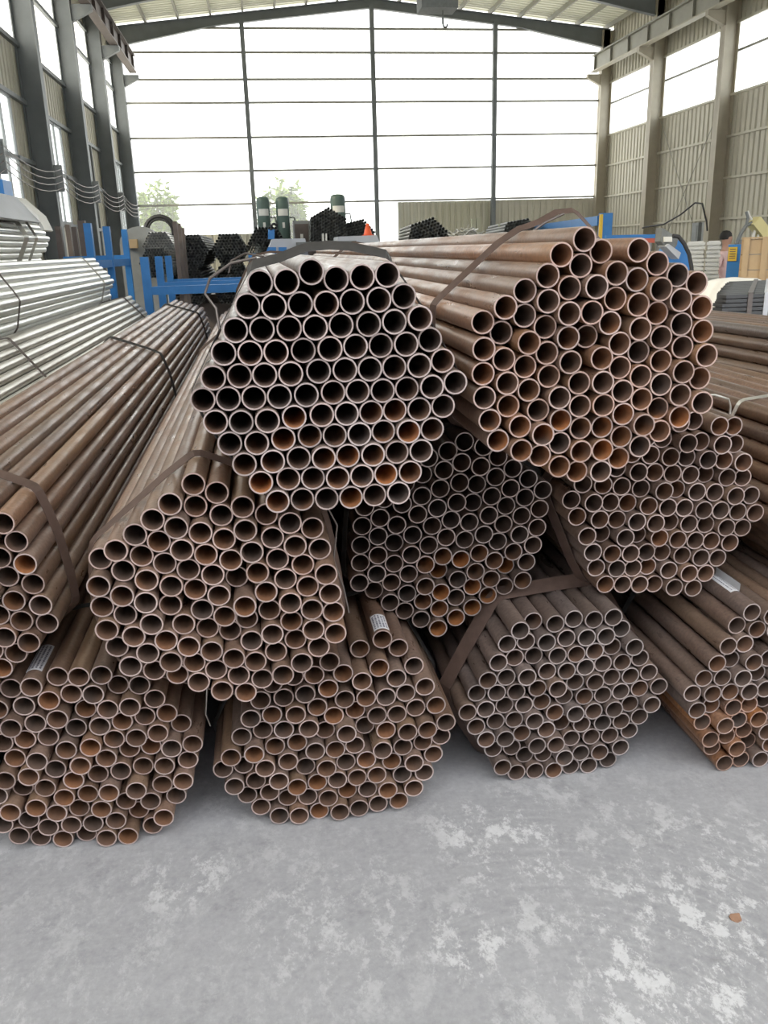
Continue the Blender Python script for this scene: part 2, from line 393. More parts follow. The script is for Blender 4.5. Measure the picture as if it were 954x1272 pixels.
# windows of the left wall
wn = 0
for (wa, wb) in sorted(WIN):
    wn += 1; r = struct(empty('window_%d' % wn, (XL, (wa + wb) / 2, 2.55)))
    mb = MB(); t = 0.05
    z0, z1 = 2.55, 5.15
    for z in (z0, 3.85, z1): mb.box((XL + 0.0, wa, z - t), (XL + 0.07, wb, z + t))
    n = 4
    for i in range(n + 1):
        y = wa + (wb - wa) * i / n; mb.box((XL, y - 0.035, z0), (XL + 0.07, y + 0.035, z1))
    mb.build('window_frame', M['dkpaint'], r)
    for i in range(n):
        ya, yb = wa + (wb - wa) * i / n + 0.035, wa + (wb - wa) * (i + 1) / n - 0.035
        for (p, q) in ((z0 + t, 3.85 - t), (3.85 + t, z1 - t)):
            MB().box((XL + 0.025, ya, p), (XL + 0.032, yb, q)).build('pane', M['glass'], r)
# daylight band of the left wall: milky profiled sheets, one per bay and row
for a, b in zip(edges[:-1], edges[1:]):
    wn += 1; r = struct(empty('window_%d' % wn, (XL, (a + b) / 2, ZSL)))
    for (p, q) in ((ZSL + 0.05, 7.95), (8.05, ZTL - 0.05)):
        corrugated(MB(), 'x', XL - 0.02, a + 0.02, b - 0.02, p, q, -1, 0.3, 0.03).build('pane', M['frost'], r)

# right wall
wr = MB(); ZSR, ZTR = 6.12, 8.22
for a, b in zip(edges[:-1], edges[1:]):
    corrugated(wr, 'x', XR, a, b, 0, ZSR, 1); corrugated(wr, 'x', XR, a, b, ZTR, ZE + 0.45, 1)
wall_r = struct(wr.build('wall_right', M['sheet']))
for z in (1.1, 2.28, 3.57, 4.86, ZSR, ZTR, 9.2):
    for a, b in zip(edges[:-1], edges[1:]):
        MB().box((XR - 0.09, a, z - 0.035), (XR - 0.01, b, z + 0.035)).build('girt', M['sheet'], wall_r)
for y in edges[1:]:
    column(XR, y, XR - 0.52, XR - 0.02, ZE + 0.1, M['beige'], wall_r)
for k in (1,):                                         # wind bracing of the middle bay
    y0, y1 = 28.6, 33.2
    MB().tube([(XR - 0.11, y0, 0.4), (XR - 0.11, y1, 6.0)], 0.014, 5).build('brace_rod', M['girt'], wall_r)
    MB().tube([(XR - 0.13, y1, 0.4), (XR - 0.13, y0, 6.0)], 0.014, 5).build('brace_rod', M['girt'], wall_r)
for a, b in zip(edges[:-1], edges[1:]):
    wn += 1; r = struct(empty('window_%d' % wn, (XR, (a + b) / 2, ZSR)))
    MB().box((XR - 0.03, a, 7.36), (XR + 0.03, b, 7.43)).build('window_bar', M['girt'], r)
    for (p, q) in ((ZSR + 0.04, 7.36), (7.43, ZTR - 0.04)):
        MB().box((XR - 0.004, a + 0.02, p), (XR + 0.004, b - 0.02, q)).build('pane', M['glass'], r)

# far wall: posts and rails clad in clear profiled sheets, low solid skirt
wf = MB(); corrugated(wf, 'y', YF + 0.15, XL, 0.05, 0, 2.4, 1); corrugated(wf, 'y', YF + 0.15, 0.05, 6.3, 0, 1.9, 1); corrugated(wf, 'y', YF + 0.15, 6.3, XR, 0, 3.55, 1)
wall_f = struct(wf.build('wall_far', M['sheet']))
mull = [XL + 0.3, 0.05, 5.35, 10.57, XR - 0.3]; rails = [1.6, 3.6, 4.91, 6.21, 7.53, 8.40, 9.39, 10.27]
for x in mull[1:-1]:
    MB().box((x - 0.09, YF - 0.12, 0), (x + 0.09, YF + 0.10, roof_z(x) - 0.15)).build('post', M['dkpaint'], wall_f)
for z in rails:
    for xa, xb in zip(mull[:-1], mull[1:]):
        if z > 10 and xa < 0: xa += 3.0
        if z > 10 and xb > 12: xb -= 3.0
        MB().box((xa, YF + 0.02, z - 0.04), (xb, YF + 0.10, z + 0.04)).build('rail', M['girt'], wall_f)
for xa, xb in zip(mull[:-1], mull[1:]):
    wn += 1; r = struct(empty('window_%d' % wn, ((xa + xb) / 2, YF + 0.14, 1.6)))
    for za, zb in zip(rails[:-1], rails[1:]):
        if za < 2 and xa > 6: continue
        if za < 2: za = 2.4 if xa < 0 else 1.9
        corrugated(MB(), 'y', YF + 0.13, xa, xb, za + 0.02, zb - 0.02, 1, 0.33, 0.03).build('pane', M['poly'], r)

# crane runway beams with stiffeners and brackets
def runway(x, label, sgn):
    wm = M['purlin'] if sgn > 0 else M['brownpost']
    t = empty('crane_runway_beam', (x, YB, 8.5))
    MB().box((x - 0.012, YB, 8.60), (x + 0.012, YF - 0.35, 9.16)).build('web', wm, t)
    MB().box((x - 0.15, YB, 9.16), (x + 0.15, YF - 0.35, 9.19)).build('top_flange', wm, t)
    MB().box((x - 0.14, YB, 8.56), (x + 0.14, YF - 0.35, 8.60)).build('bottom_flange', M['beige'] if sgn > 0 else M['brownpost'], t)
    MB().box((x - 0.03, YB, 9.19), (x + 0.03, YF - 0.35, 9.27)).build('rail', M['midgrey'], t)
    for y in [YB + 1.7 * i + 1 for i in range(24)]:
        MB().box((x - 0.10, y - 0.01, 8.60), (x + 0.10, y + 0.01, 9.16)).build('stiffener', wm, t)
    for y in COLS[:-1]:
        xa = x + sgn * 0.45
        poly = [(x - sgn * 0.16, 8.40), (xa, 8.10), (xa, 8.55), (x - sgn * 0.16, 8.55)]
        MB().prism(poly, 'y', y - 0.10, y + 0.10).build('bracket', M['dkpaint'] if sgn < 0 else M['beige'], t)
    tag(t, label, 'crane beam')
runway(XR - 0.95, 'beige crane runway beam with stiffeners along the right wall', 1)
runway(XL + 0.95, 'dark crane runway beam on brackets along the left wall', -1)

# ------------------------------------------------------------------ pipes and bundles
R_OUT, WALL = 0.0296, 0.0041
def tube_mesh(name, L, mats, n=24, r=R_OUT, wall=WALL, segs=1):
    mb = MB(); c = [(math.cos(2 * PI * k / n), math.sin(2 * PI * k / n)) for k in range(n)]
    ri = r - wall; ch = 0.0008
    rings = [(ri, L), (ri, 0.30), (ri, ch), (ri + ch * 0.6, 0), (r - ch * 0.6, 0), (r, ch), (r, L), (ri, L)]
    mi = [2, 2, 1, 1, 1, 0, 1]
    v = [(a * rr, y, b * rr) for (rr, y) in rings for (a, b) in c]
    for i in range(len(rings) - 1):
        f = [(i * n + k, i * n + (k + 1) % n, (i + 1) * n + (k + 1) % n, (i + 1) * n + k) for k in range(n)]
        mb.add(v[i * n:(i + 2) * n], [tuple(q - i * n for q in t) for t in f], mi[i], mi[i] != 1)
    return mb.mesh(name, mats)
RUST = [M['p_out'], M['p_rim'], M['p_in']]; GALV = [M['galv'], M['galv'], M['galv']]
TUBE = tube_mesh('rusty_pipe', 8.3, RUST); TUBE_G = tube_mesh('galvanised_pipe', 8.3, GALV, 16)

def hull(pts):
    pts = sorted(set(pts)); 
    def half(ps):
        h = []
        for p in ps:
            while len(h) > 1 and (h[-1][0] - h[-2][0]) * (p[1] - h[-2][1]) - (h[-1][1] - h[-2][1]) * (p[0] - h[-2][0]) <= 0: h.pop()
            h.append(p)
        return h[:-1]
    return half(pts) + half(pts[::-1])
def wrap_path(xz, off=0.0015):
    s = []
    for (x, z) in xz:
        for k in range(14):
            t = 2 * PI * k / 14; s.append((round(x + (R_OUT + off) * math.cos(t), 4), round(z + (R_OUT + off) * math.sin(t), 4)))
    h = hull(s); out = []
    for i in range(len(h)):                       # subdivide the long flats
        a, b = h[i], h[(i + 1) % len(h)]; n = max(1, int(math.hypot(b[0] - a[0], b[1] - a[1]) / 0.04))
        out += [(a[0] + (b[0] - a[0]) * k / n, a[1] + (b[1] - a[1]) * k / n) for k in range(n)]
    return out
def strap_mesh(path, yfun, width, th=0.0016, sag=None, twist=0.6):
    mb = MB(); n = len(path); v = []
    cx = sum(p[0] for p in path) / n; cz = sum(p[1] for p in path) / n
    P = []
    for (x, z) in path:
        if sag: x, z = sag(x, z)
        P.append(Vector((x, yfun(x, z), z)))
    for i, p in enumerate(P):
        d = (P[(i + 1) % n] - P[i - 1]).normalized(); nn = Vector((p.x - cx, 0, p.z - cz)); nn = (nn - d * nn.dot(d)).normalized()
        e = d.cross(nn).normalized()
        if e.y < 0: e = -e
        tw = twist(nn) if callable(twist) else twist
        wv = (e * math.cos(tw) + nn * math.sin(tw)) * width / 2; p = p + nn * math.sin(tw) * width / 2
        v += [p - wv, p + wv, p + wv + nn * th, p - wv + nn * th]
    f = []
    for i in range(n):
        j = (i + 1) % n
        for k in range(4): f.append((4 * i + k, 4 * i + (k + 1) % 4, 4 * j + (k + 1) % 4, 4 * j + k))
    return mb.add(v, f, 0, False)

DATA = """
A:4 1591 64 1592 121 1612 178 1594 238 1597 297 1600 -28 1541 32 1538 93 1540 152 1540 213 1542 276 1544 335 1550 -60 1487 1 1487 64 1487 124 1487 185 1489 249 1490 310 1493 369 1500 -91 1436 -30 1434 30 1434 94 1434 156 1437 217 1439 278 1438 337 1440 397 1447 -119 1382 -59 1381 0 1382 61 1382 127 1385 189 1386 249 1385 308 1386 368 1388 427 1396 -148 1330 -89 1329 -29 1329 31 1330 95 1330 159 1333 218 1333 278 1332 338 1333 398 1336 457 1343 -123 1276 -63 1273 -1 1276 63 1279 129 1282 189 1281 249 1280 308 1281 368 1281 428 1285 -94 1222 -30 1222 34 1227 98 1230 158 1229 218 1229 279 1229 339 1229 399 1230 -63 1171 5 1174 68 1178 128 1177 188 1177 249 1177 310 1177 370 1178 -27 1123 40 1126 100 1125 160 1124 220 1125 280 1125 342 1125 10 1074 71 1072 131 1071 191 1071 251 1071 311 1074
B:782 1666 835 1637 927 1637 977 1604 1029 1575 1085 1554 725 1632 779 1605 864 1585 921 1568 976 1544 1035 1516 1097 1495 689 1585 748 1554 812 1555 870 1524 928 1508 983 1485 1044 1456 1104 1436 638 1551 694 1525 745 1494 805 1494 858 1466 935 1449 992 1426 1056 1398 1112 1377 588 1514 643 1491 695 1462 748 1435 808 1433 887 1414 944 1390 1000 1366 1053 1338 1109 1317 538 1479 590 1450 646 1428 698 1399 755 1375 837 1381 891 1354 946 1330 1001 1307 1053 1278 1109 1257 536 1416 589 1388 645 1367 707 1340 781 1322 841 1321 898 1295 953 1271 1005 1242 1060 1219 536 1355 597 1329 655 1308 733 1286 788 1262 848 1262 905 1235 957 1206 1012 1183 540 1295 605 1269 682 1255 740 1227 795 1203 855 1202 907 1174 960 1145 555 1236 633 1217 689 1196 741 1167 796 1143 856 1142 908 1114 579 1181 634 1157 690 1136 741 1105 797 1083 857 1083
C:-194 1112 -138 1089 -77 1054 -20 1021 38 999 94 979 -252 1074 -195 1053 -132 1030 -75 994 -9 962 47 940 110 922 -298 1036 -242 1015 -186 993 -130 970 -63 935 0 903 64 883 121 863 -345 999 -290 976 -234 956 -178 934 -118 911 -53 875 17 846 73 824 130 804 -394 964 -337 939 -282 916 -225 897 -166 876 -108 852 -35 818 25 787 80 764 137 744 -443 929 -385 905 -329 880 -271 857 -214 838 -156 817 -91 795 -30 758 25 727 81 704 139 684 -449 870 -392 845 -337 821 -281 798 -202 779 -146 758 -91 735 -27 698 33 668 93 646 -449 810 -394 785 -329 761 -252 745 -194 720 -138 698 -83 676 -21 639 45 609 -443 750 -378 728 -299 709 -244 686 -188 660 -132 639 -77 617 -7 581 -427 693 -349 676 -292 650 -237 626 -182 601 -124 580 -63 558 -397 641 -341 616 -285 591 -231 567 -171 542 -110 522
D:579 1098 523 1078 466 1059 637 1081 684 1045 730 1006 779 971 826 932 626 1022 673 986 719 948 768 913 816 873 568 1037 618 963 663 924 711 888 760 853 809 813 511 1020 560 977 607 904 653 865 703 829 753 794 798 755 454 1001 502 960 549 918 593 845 637 805 687 772 735 737 780 697 399 976 446 939 492 900 535 858 580 787 622 745 673 713 721 679 766 639 386 917 433 881 477 841 521 800 566 726 610 686 661 655 710 620 330 940 367 852 415 817 464 782 508 742 556 659 606 626 656 593 269 920 315 882 359 792 408 757 453 718 501 682 553 593 603 559 260 859 308 822 356 727 401 688 449 652 501 622 550 528 254 796 306 760 347 662 394 625 445 593 497 563 489 503 252 735 300 699 339 601 386 564 437 533 245 675 292 638 288 994 344 1017 399 1040
E:-48 32 11 36 73 30 134 36 193 38 253 39 316 45 -101 60 -19 88 41 88 101 86 162 89 223 90 282 94 364 81 -138 107 -71 117 11 140 72 139 132 140 192 141 251 146 330 130 398 130 -172 156 -109 163 -41 169 40 192 101 192 161 192 222 198 299 181 364 179 430 180 -201 212 -141 214 -78 216 -10 226 71 248 131 244 190 248 270 234 333 231 397 230 456 234 -173 265 -106 270 -45 275 20 279 105 298 165 303 224 298 284 292 346 289 406 289 463 306 -139 319 -77 325 -16 327 56 332 132 352 198 352 258 347 318 342 377 350 436 359 -108 378 -47 378 21 381 85 389 166 407 229 403 288 399 348 402 405 420 -76 435 -10 432 52 444 119 451 218 462 272 490 321 456 379 473 -40 483 22 500 81 498 165 489 223 529 287 569 335 532 126 545
F:1105 1152 1164 1144 1223 1135 1284 1131 1344 1120 1403 1112 1060 1105 1119 1094 1178 1086 1238 1077 1298 1071 1358 1062 1417 1054 1024 1057 1083 1046 1142 1038 1202 1030 1261 1022 1320 1016 1381 1007 1440 999 984 1007 1043 1000 1102 989 1161 981 1221 973 1280 965 1339 959 1400 950 1460 942 931 961 1000 950 1059 942 1121 932 1184 926 1243 918 1303 910 1363 904 1422 894 1483 888 896 913 963 902 1023 895 1082 887 1145 877 1205 870 1264 862 1323 854 1383 847 1442 838 1501 830 918 857 986 847 1046 839 1105 832 1167 822 1227 814 1287 806 1346 798 1405 790 1465 782 946 797 1006 790 1068 784 1128 776 1191 767 1250 759 1310 751 1369 742 1430 733 968 742 1028 735 1091 729 1152 722 1212 711 1271 703 1330 694 1390 686 986 685 1051 680 1110 672 1169 665 1232 654 1291 646 1352 638 1014 632 1074 624 1133 617 1194 604 1253 595 1313 591
G:713 542 773 540 833 540 892 551 952 549 1012 554 681 487 741 489 802 487 868 491 928 494 988 496 1047 505 649 435 708 434 768 436 838 439 898 439 958 443 1020 446 1079 454 615 381 675 382 738 382 806 389 867 387 931 390 991 393 1051 395 1110 403 585 329 646 330 706 331 775 335 834 337 901 338 962 338 1022 342 1082 343 1141 352 553 272 612 275 675 277 735 278 795 278 869 288 932 286 993 286 1053 291 1116 294 1175 302 580 219 645 226 705 226 765 226 838 237 899 236 962 235 1028 237 1087 242 1150 245 613 169 672 172 732 172 808 185 868 185 929 184 996 186 1059 185 1121 193 642 117 702 120 777 133 838 133 898 133 963 136 1025 134 1095 138 667 62 748 82 808 82 868 81 928 82 989 82 1062 87 717 30 778 30 838 30 899 30 958 30 1028 37
H:1433 559 1400 509 1460 497 1360 456 1420 453 1383 400 1444 398 1504 398 1323 405 1351 349 1411 348 1474 346 1292 349 1321 297 1381 296 1441 296 1501 293 1261 297 1278 240 1337 240 1397 239 1457 238 1522 237 1307 186 1366 187 1426 186 1488 187 1330 131 1390 132 1458 136 1522 138 1358 78 1426 85 1486 83 1547 83 1393 30 1454 32 1517 31 1491 548 1520 491 1551 542 1548 438 1580 489 1611 540 1536 341 1576 386 1608 436 1640 487 1671 538 1563 288 1604 332 1636 383 1668 433 1699 484 1730 535 1558 186 1591 235 1632 279 1664 330 1696 380 1728 431 1759 482 1586 133 1619 183 1660 226 1692 277 1724 328 1756 378 1787 429 1582 30 1614 81 1648 130 1689 173 1720 224 1752 275 1784 326 1816 376 1646 30 1680 79 1721 123 1752 174 1784 224 1816 275 1848 326 1713 30 1763 63 1781 120 1812 171 1844 222 1875 273
I:-748 535 -689 543 -621 559 -561 562 -501 561 -466 512 -406 513 -369 467 -720 481 -649 498 -590 507 -530 504 -497 454 -436 458 -791 478 -757 429 -697 426 -635 437 -561 450 -526 401 -466 403 -404 407 -342 412 -734 374 -674 371 -594 394 -557 342 -494 351 -431 354 -372 357 -309 362 -796 370 -772 314 -705 316 -626 335 -592 286 -523 292 -460 302 -399 304 -338 308 -279 311 -801 261 -737 264 -666 271 -620 233 -553 240 -489 243 -426 248 -365 247 -298 254 -769 210 -700 218 -652 182 -587 183 -526 187 -448 190 -377 187 -316 197 -832 210 -801 159 -729 166 -681 130 -619 133 -554 133 -485 143 -415 140 -343 138 -834 110 -762 113 -713 80 -648 81 -585 83 -520 84 -458 90 -381 91 -796 64 -747 30 -680 30 -615 31 -552 33 -491 30 -421 43 -878 276 -856 333
J:-686 1017 -665 961 -647 904 -638 845 -626 786 -621 727 -667 688 -680 746 -690 805 -705 863 -711 922 -712 649 -726 707 -737 766 -756 608 -800 566 -844 524 -769 666 -813 624 -857 583 -901 542 -783 724 -827 682 -870 641 -914 600 -959 559 -751 824 -795 783 -840 741 -884 700 -928 659 -971 618 -1016 579 -764 883 -808 842 -852 801 -896 762 -940 721 -983 680 -1027 639 -1073 601 -734 981 -779 941 -822 900 -866 859 -911 820 -955 779 -999 738 -1043 697 -1089 659 -1131 616 -747 1040 -791 1000 -836 959 -880 918 -924 878 -968 837 -1012 796 -1056 755 -1102 717 -1147 674 -805 1058 -849 1017 -893 976 -937 936 -981 895 -1025 854 -1069 814 -1115 776 -1160 733 -862 1075 -906 1035 -951 995 -995 954 -1039 913 -1082 872 -1128 834 -1173 791 -919 1093 -964 1053 -1008 1012 -1052 971 -1096 931 -1142 892 -1186 849 -977 1111 -1021 1070 -1065 1030 -1109 989 -1155 951 -1200 907
K:-1911 810 -1892 872 -1879 930 -1862 987 -1839 1042 -1820 1099 -1871 766 -1853 826 -1835 886 -1819 944 -1797 1000 -1778 1056 -1759 1113 -1831 722 -1813 782 -1795 841 -1776 899 -1757 955 -1737 1012 -1719 1069 -1702 1130 -1791 677 -1773 738 -1755 797 -1737 854 -1717 910 -1698 967 -1679 1025 -1661 1084 -1643 1142 -1749 634 -1734 693 -1715 753 -1697 809 -1677 866 -1658 923 -1639 980 -1621 1040 -1603 1097 -1585 1154 -1687 592 -1691 651 -1674 709 -1656 766 -1636 823 -1617 879 -1599 936 -1582 995 -1563 1052 -1544 1109 -1526 1166 -1630 575 -1632 664 -1615 722 -1596 778 -1577 835 -1558 892 -1540 950 -1523 1007 -1504 1065 -1486 1122 -1590 619 -1574 677 -1556 734 -1537 791 -1518 848 -1500 905 -1482 963 -1465 1020 -1446 1077 -1531 631 -1515 689 -1497 746 -1478 803 -1460 861 -1442 918 -1423 975 -1406 1032 -1473 644 -1457 702 -1439 758 -1420 816 -1401 873 -1383 930 -1365 988 -1414 656 -1398 714 -1380 771 -1361 828 -1343 886 -1325 943
Q:-2313 1308 -2291 1364 -2268 1419 -2243 1473 -2217 1527 -2192 1581 -2294 1252 -2254 1316 -2231 1371 -2207 1426 -2181 1480 -2156 1534 -2131 1588 -2248 1214 -2221 1267 -2195 1321 -2172 1376 -2147 1430 -2121 1484 -2096 1538 -2071 1593 -2257 1155 -2187 1218 -2161 1272 -2136 1326 -2112 1381 -2087 1435 -2062 1489 -2036 1543 -2011 1598 -2218 1102 -2198 1159 -2127 1222 -2101 1277 -2076 1331 -2053 1386 -2028 1440 -2002 1494 -1977 1548 -1951 1602 -2184 1053 -2138 1164 -2079 1169 -2067 1228 -2042 1282 -2017 1336 -1993 1391 -1968 1445 -1943 1499 -1917 1553 -1892 1608 -2063 1063 -2039 1118 -2019 1174 -2008 1233 -1982 1287 -1957 1342 -1933 1397 -1908 1451 -1882 1505 -1857 1559 -2002 1068 -1979 1123 -1960 1179 -1948 1238 -1923 1293 -1898 1348 -1873 1402 -1847 1456 -1822 1510 -1943 1075 -1920 1130 -1900 1187 -1887 1245 -1863 1299 -1838 1354 -1812 1408 -1787 1462 -1907 1027 -1861 1142 -1842 1199 -1822 1256 -1797 1310 -1771 1364 -1746 1418 -1882 1084 -1801 1156 -1760 1199 -1762 1259 -1737 1313 -1712 1367
S:-2784 1855 -2760 1930 -2703 1950 -2675 2005 -2644 2056 -2614 2108 -2755 1803 -2729 1879 -2673 1899 -2644 1954 -2613 2005 -2583 2057 -2552 2109 -2726 1751 -2700 1827 -2644 1846 -2613 1902 -2582 1954 -2552 2005 -2522 2057 -2492 2109 -2700 1697 -2671 1774 -2613 1794 -2584 1850 -2553 1902 -2523 1953 -2493 2005 -2462 2057 -2432 2108 -2647 1669 -2635 1727 -2578 1745 -2553 1799 -2522 1851 -2492 1902 -2462 1954 -2432 2005 -2402 2057 -2371 2109 -2602 1568 -2590 1687 -2533 1705 -2509 1759 -2478 1810 -2448 1862 -2418 1913 -2388 1965 -2358 2016 -2328 2068 -2299 2120 -2545 1586 -2492 1615 -2478 1682 -2450 1748 -2419 1799 -2389 1851 -2359 1902 -2329 1954 -2299 2006 -2269 2057 -2441 1579 -2437 1639 -2420 1696 -2389 1747 -2359 1799 -2329 1851 -2299 1902 -2269 1954 -2239 2006 -2391 1545 -2378 1624 -2361 1682 -2330 1740 -2300 1791 -2270 1843 -2240 1895 -2210 1947 -2340 1575 -2318 1631 -2300 1688 -2270 1740 -2240 1791 -2210 1843 -2180 1895 -2280 1573 -2259 1629 -2240 1685 -2210 1737 -2181 1789 -2151 1841
M:1601 789 1625 844 1649 898 1674 953 1698 1008 1722 1065 1636 740 1660 795 1685 850 1709 905 1733 960 1757 1017 1783 1070 1671 691 1695 747 1720 802 1744 856 1768 911 1792 968 1819 1022 1843 1077 1706 643 1730 698 1755 753 1779 808 1803 862 1827 920 1854 973 1878 1028 1903 1083 1740 594 1765 650 1790 705 1814 759 1839 814 1863 872 1889 925 1914 980 1938 1034 1963 1089 1790 542 1800 601 1825 656 1849 711 1874 765 1898 823 1925 877 1949 931 1974 986 1998 1040 2022 1095 1849 548 1859 607 1884 662 1909 716 1933 775 1960 828 1984 883 2009 937 2034 992 2058 1046 1909 554 1919 613 1944 668 1968 726 1995 780 2019 835 2045 889 2069 943 2093 998 1968 560 1978 619 2003 678 2030 731 2055 786 2080 840 2104 895 2129 950 2027 570 2037 629 2067 682 2090 738 2115 792 2140 847 2164 901 2090 601 2141 633 2127 691 2153 745 2177 800 2201 854
T:-1530 283 -1504 342 -1477 395 -1449 449 -1424 503 -1391 558 -1500 232 -1471 291 -1445 345 -1417 398 -1389 451 -1364 505 -1331 560 -1468 181 -1440 240 -1411 293 -1385 346 -1357 399 -1330 453 -1305 507 -1271 563 -1436 131 -1408 189 -1380 242 -1352 295 -1325 349 -1297 402 -1270 455 -1245 509 -1211 565 -1405 80 -1376 138 -1349 191 -1320 244 -1292 297 -1265 350 -1238 403 -1210 456 -1185 511 -1152 560 -1372 30 -1345 83 -1317 136 -1289 189 -1261 241 -1232 293 -1206 347 -1177 400 -1148 452 -1125 507 -1076 542 -1309 35 -1281 87 -1253 141 -1225 193 -1196 246 -1168 299 -1139 352 -1111 405 -1083 459 -1021 519 -1250 37 -1221 90 -1193 142 -1165 195 -1136 249 -1108 301 -1080 354 -1052 407 -1023 459 -1190 39 -1161 92 -1133 144 -1105 198 -1076 250 -1048 303 -1019 356 -991 409 -1130 41 -1101 94 -1073 147 -1045 200 -1016 252 -988 305 -959 359 -1069 43 -1041 96 -1013 149 -985 202 -957 255 -929 307
U:-2157 271 -2134 333 -2108 387 -2082 441 -2056 495 -2033 550 -2125 221 -2099 283 -2074 338 -2048 391 -2022 445 -1996 499 -1973 555 -2091 172 -2066 234 -2039 287 -2014 342 -1988 396 -1962 449 -1936 503 -1914 559 -2057 123 -2032 183 -2006 237 -1979 291 -1954 345 -1928 399 -1902 453 -1876 507 -1854 562 -2034 68 -1998 134 -1972 188 -1946 242 -1920 296 -1894 350 -1868 404 -1842 457 -1817 512 -1801 591 -1988 30 -1964 85 -1938 139 -1912 192 -1886 246 -1859 300 -1834 354 -1807 407 -1781 461 -1756 515 -1744 573 -1928 33 -1904 88 -1879 142 -1852 196 -1826 249 -1800 303 -1773 357 -1747 411 -1721 465 -1698 530 -1868 37 -1845 92 -1819 146 -1792 200 -1767 254 -1740 308 -1714 361 -1687 415 -1663 481 -1809 41 -1785 96 -1759 150 -1733 204 -1707 258 -1680 312 -1654 365 -1630 432 -1749 45 -1725 100 -1699 154 -1673 208 -1647 262 -1621 315 -1597 382 -1689 49 -1666 104 -1639 158 -1613 211 -1588 266 -1564 333
V:-2792 294 -2763 347 -2735 399 -2707 452 -2681 506 -2652 559 -2761 243 -2732 295 -2703 348 -2675 400 -2647 454 -2621 508 -2592 560 -2730 191 -2701 243 -2672 296 -2644 348 -2615 401 -2587 454 -2561 508 -2532 560 -2700 140 -2671 192 -2642 245 -2613 297 -2584 350 -2555 402 -2527 455 -2501 509 -2489 601 -2669 85 -2640 137 -2611 189 -2582 241 -2553 294 -2524 346 -2496 398 -2468 451 -2441 505 -2442 564 -2637 34 -2608 86 -2579 139 -2550 191 -2521 243 -2492 296 -2463 348 -2435 401 -2408 454 -2381 507 -2321 513 -2575 36 -2546 89 -2517 141 -2488 193 -2459 246 -2431 298 -2402 351 -2374 404 -2348 457 -2260 516 -2515 38 -2486 90 -2457 143 -2428 195 -2399 247 -2371 300 -2343 353 -2312 407 -2289 463 -2455 39 -2425 91 -2396 144 -2368 196 -2339 249 -2311 302 -2283 355 -2240 428 -2395 40 -2365 93 -2337 145 -2308 198 -2279 250 -2251 303 -2225 370 -2335 41 -2306 94 -2276 147 -2247 200 -2218 253 -2194 319
W:-2555 823 -2527 876 -2499 929 -2470 981 -2483 1039 -2430 1102 -2523 772 -2495 825 -2467 878 -2438 930 -2411 984 -2423 1043 -2370 1107 -2490 721 -2463 775 -2435 827 -2406 880 -2378 934 -2350 987 -2363 1047 -2321 1140 -2459 670 -2430 722 -2403 775 -2375 828 -2346 881 -2319 934 -2290 986 -2304 1045 -2278 1098 -2424 621 -2395 674 -2368 727 -2340 779 -2312 832 -2284 885 -2256 938 -2229 991 -2244 1049 -2158 1107 -2382 567 -2362 624 -2335 677 -2307 730 -2279 782 -2251 835 -2223 888 -2196 941 -2169 995 -2124 1058 -2098 1112 -2322 573 -2300 628 -2270 680 -2244 734 -2216 786 -2188 839 -2161 893 -2135 946 -2109 1000 -2049 1005 -2262 575 -2238 630 -2210 683 -2183 736 -2155 789 -2129 843 -2102 897 -2075 951 -1990 1009 -2200 578 -2177 633 -2150 686 -2122 739 -2095 793 -2069 847 -2042 901 -2016 955 -2140 582 -2117 637 -2089 690 -2062 743 -2035 797 -2009 851 -1979 908 -2081 586 -2055 640 -2029 694 -2002 747 -1976 801 -1950 856
X:1946 285 1974 338 2002 391 2031 444 2038 503 2083 542 1981 237 2009 290 2037 343 2066 395 2092 449 2127 500 2151 557 2013 187 2041 239 2069 292 2098 345 2126 397 2157 449 2186 507 2212 561 2045 136 2073 189 2101 241 2130 294 2158 347 2189 398 2217 456 2246 508 2271 562 2077 85 2105 138 2133 191 2161 243 2189 296 2220 347 2248 405 2277 457 2306 510 2331 564 2109 34 2137 87 2165 140 2193 193 2221 245 2252 297 2280 353 2308 406 2337 459 2365 513 2392 566 2169 36 2197 89 2225 142 2253 195 2284 246 2312 302 2340 355 2368 408 2396 461 2425 515 2229 38 2257 91 2285 144 2315 195 2343 251 2371 304 2399 357 2428 410 2456 464 2289 40 2317 93 2347 144 2375 200 2403 253 2431 306 2459 359 2487 413 2349 42 2379 94 2407 149 2435 202 2463 255 2491 308 2519 362 2411 43 2439 98 2467 151 2495 204 2523 257 2551 311
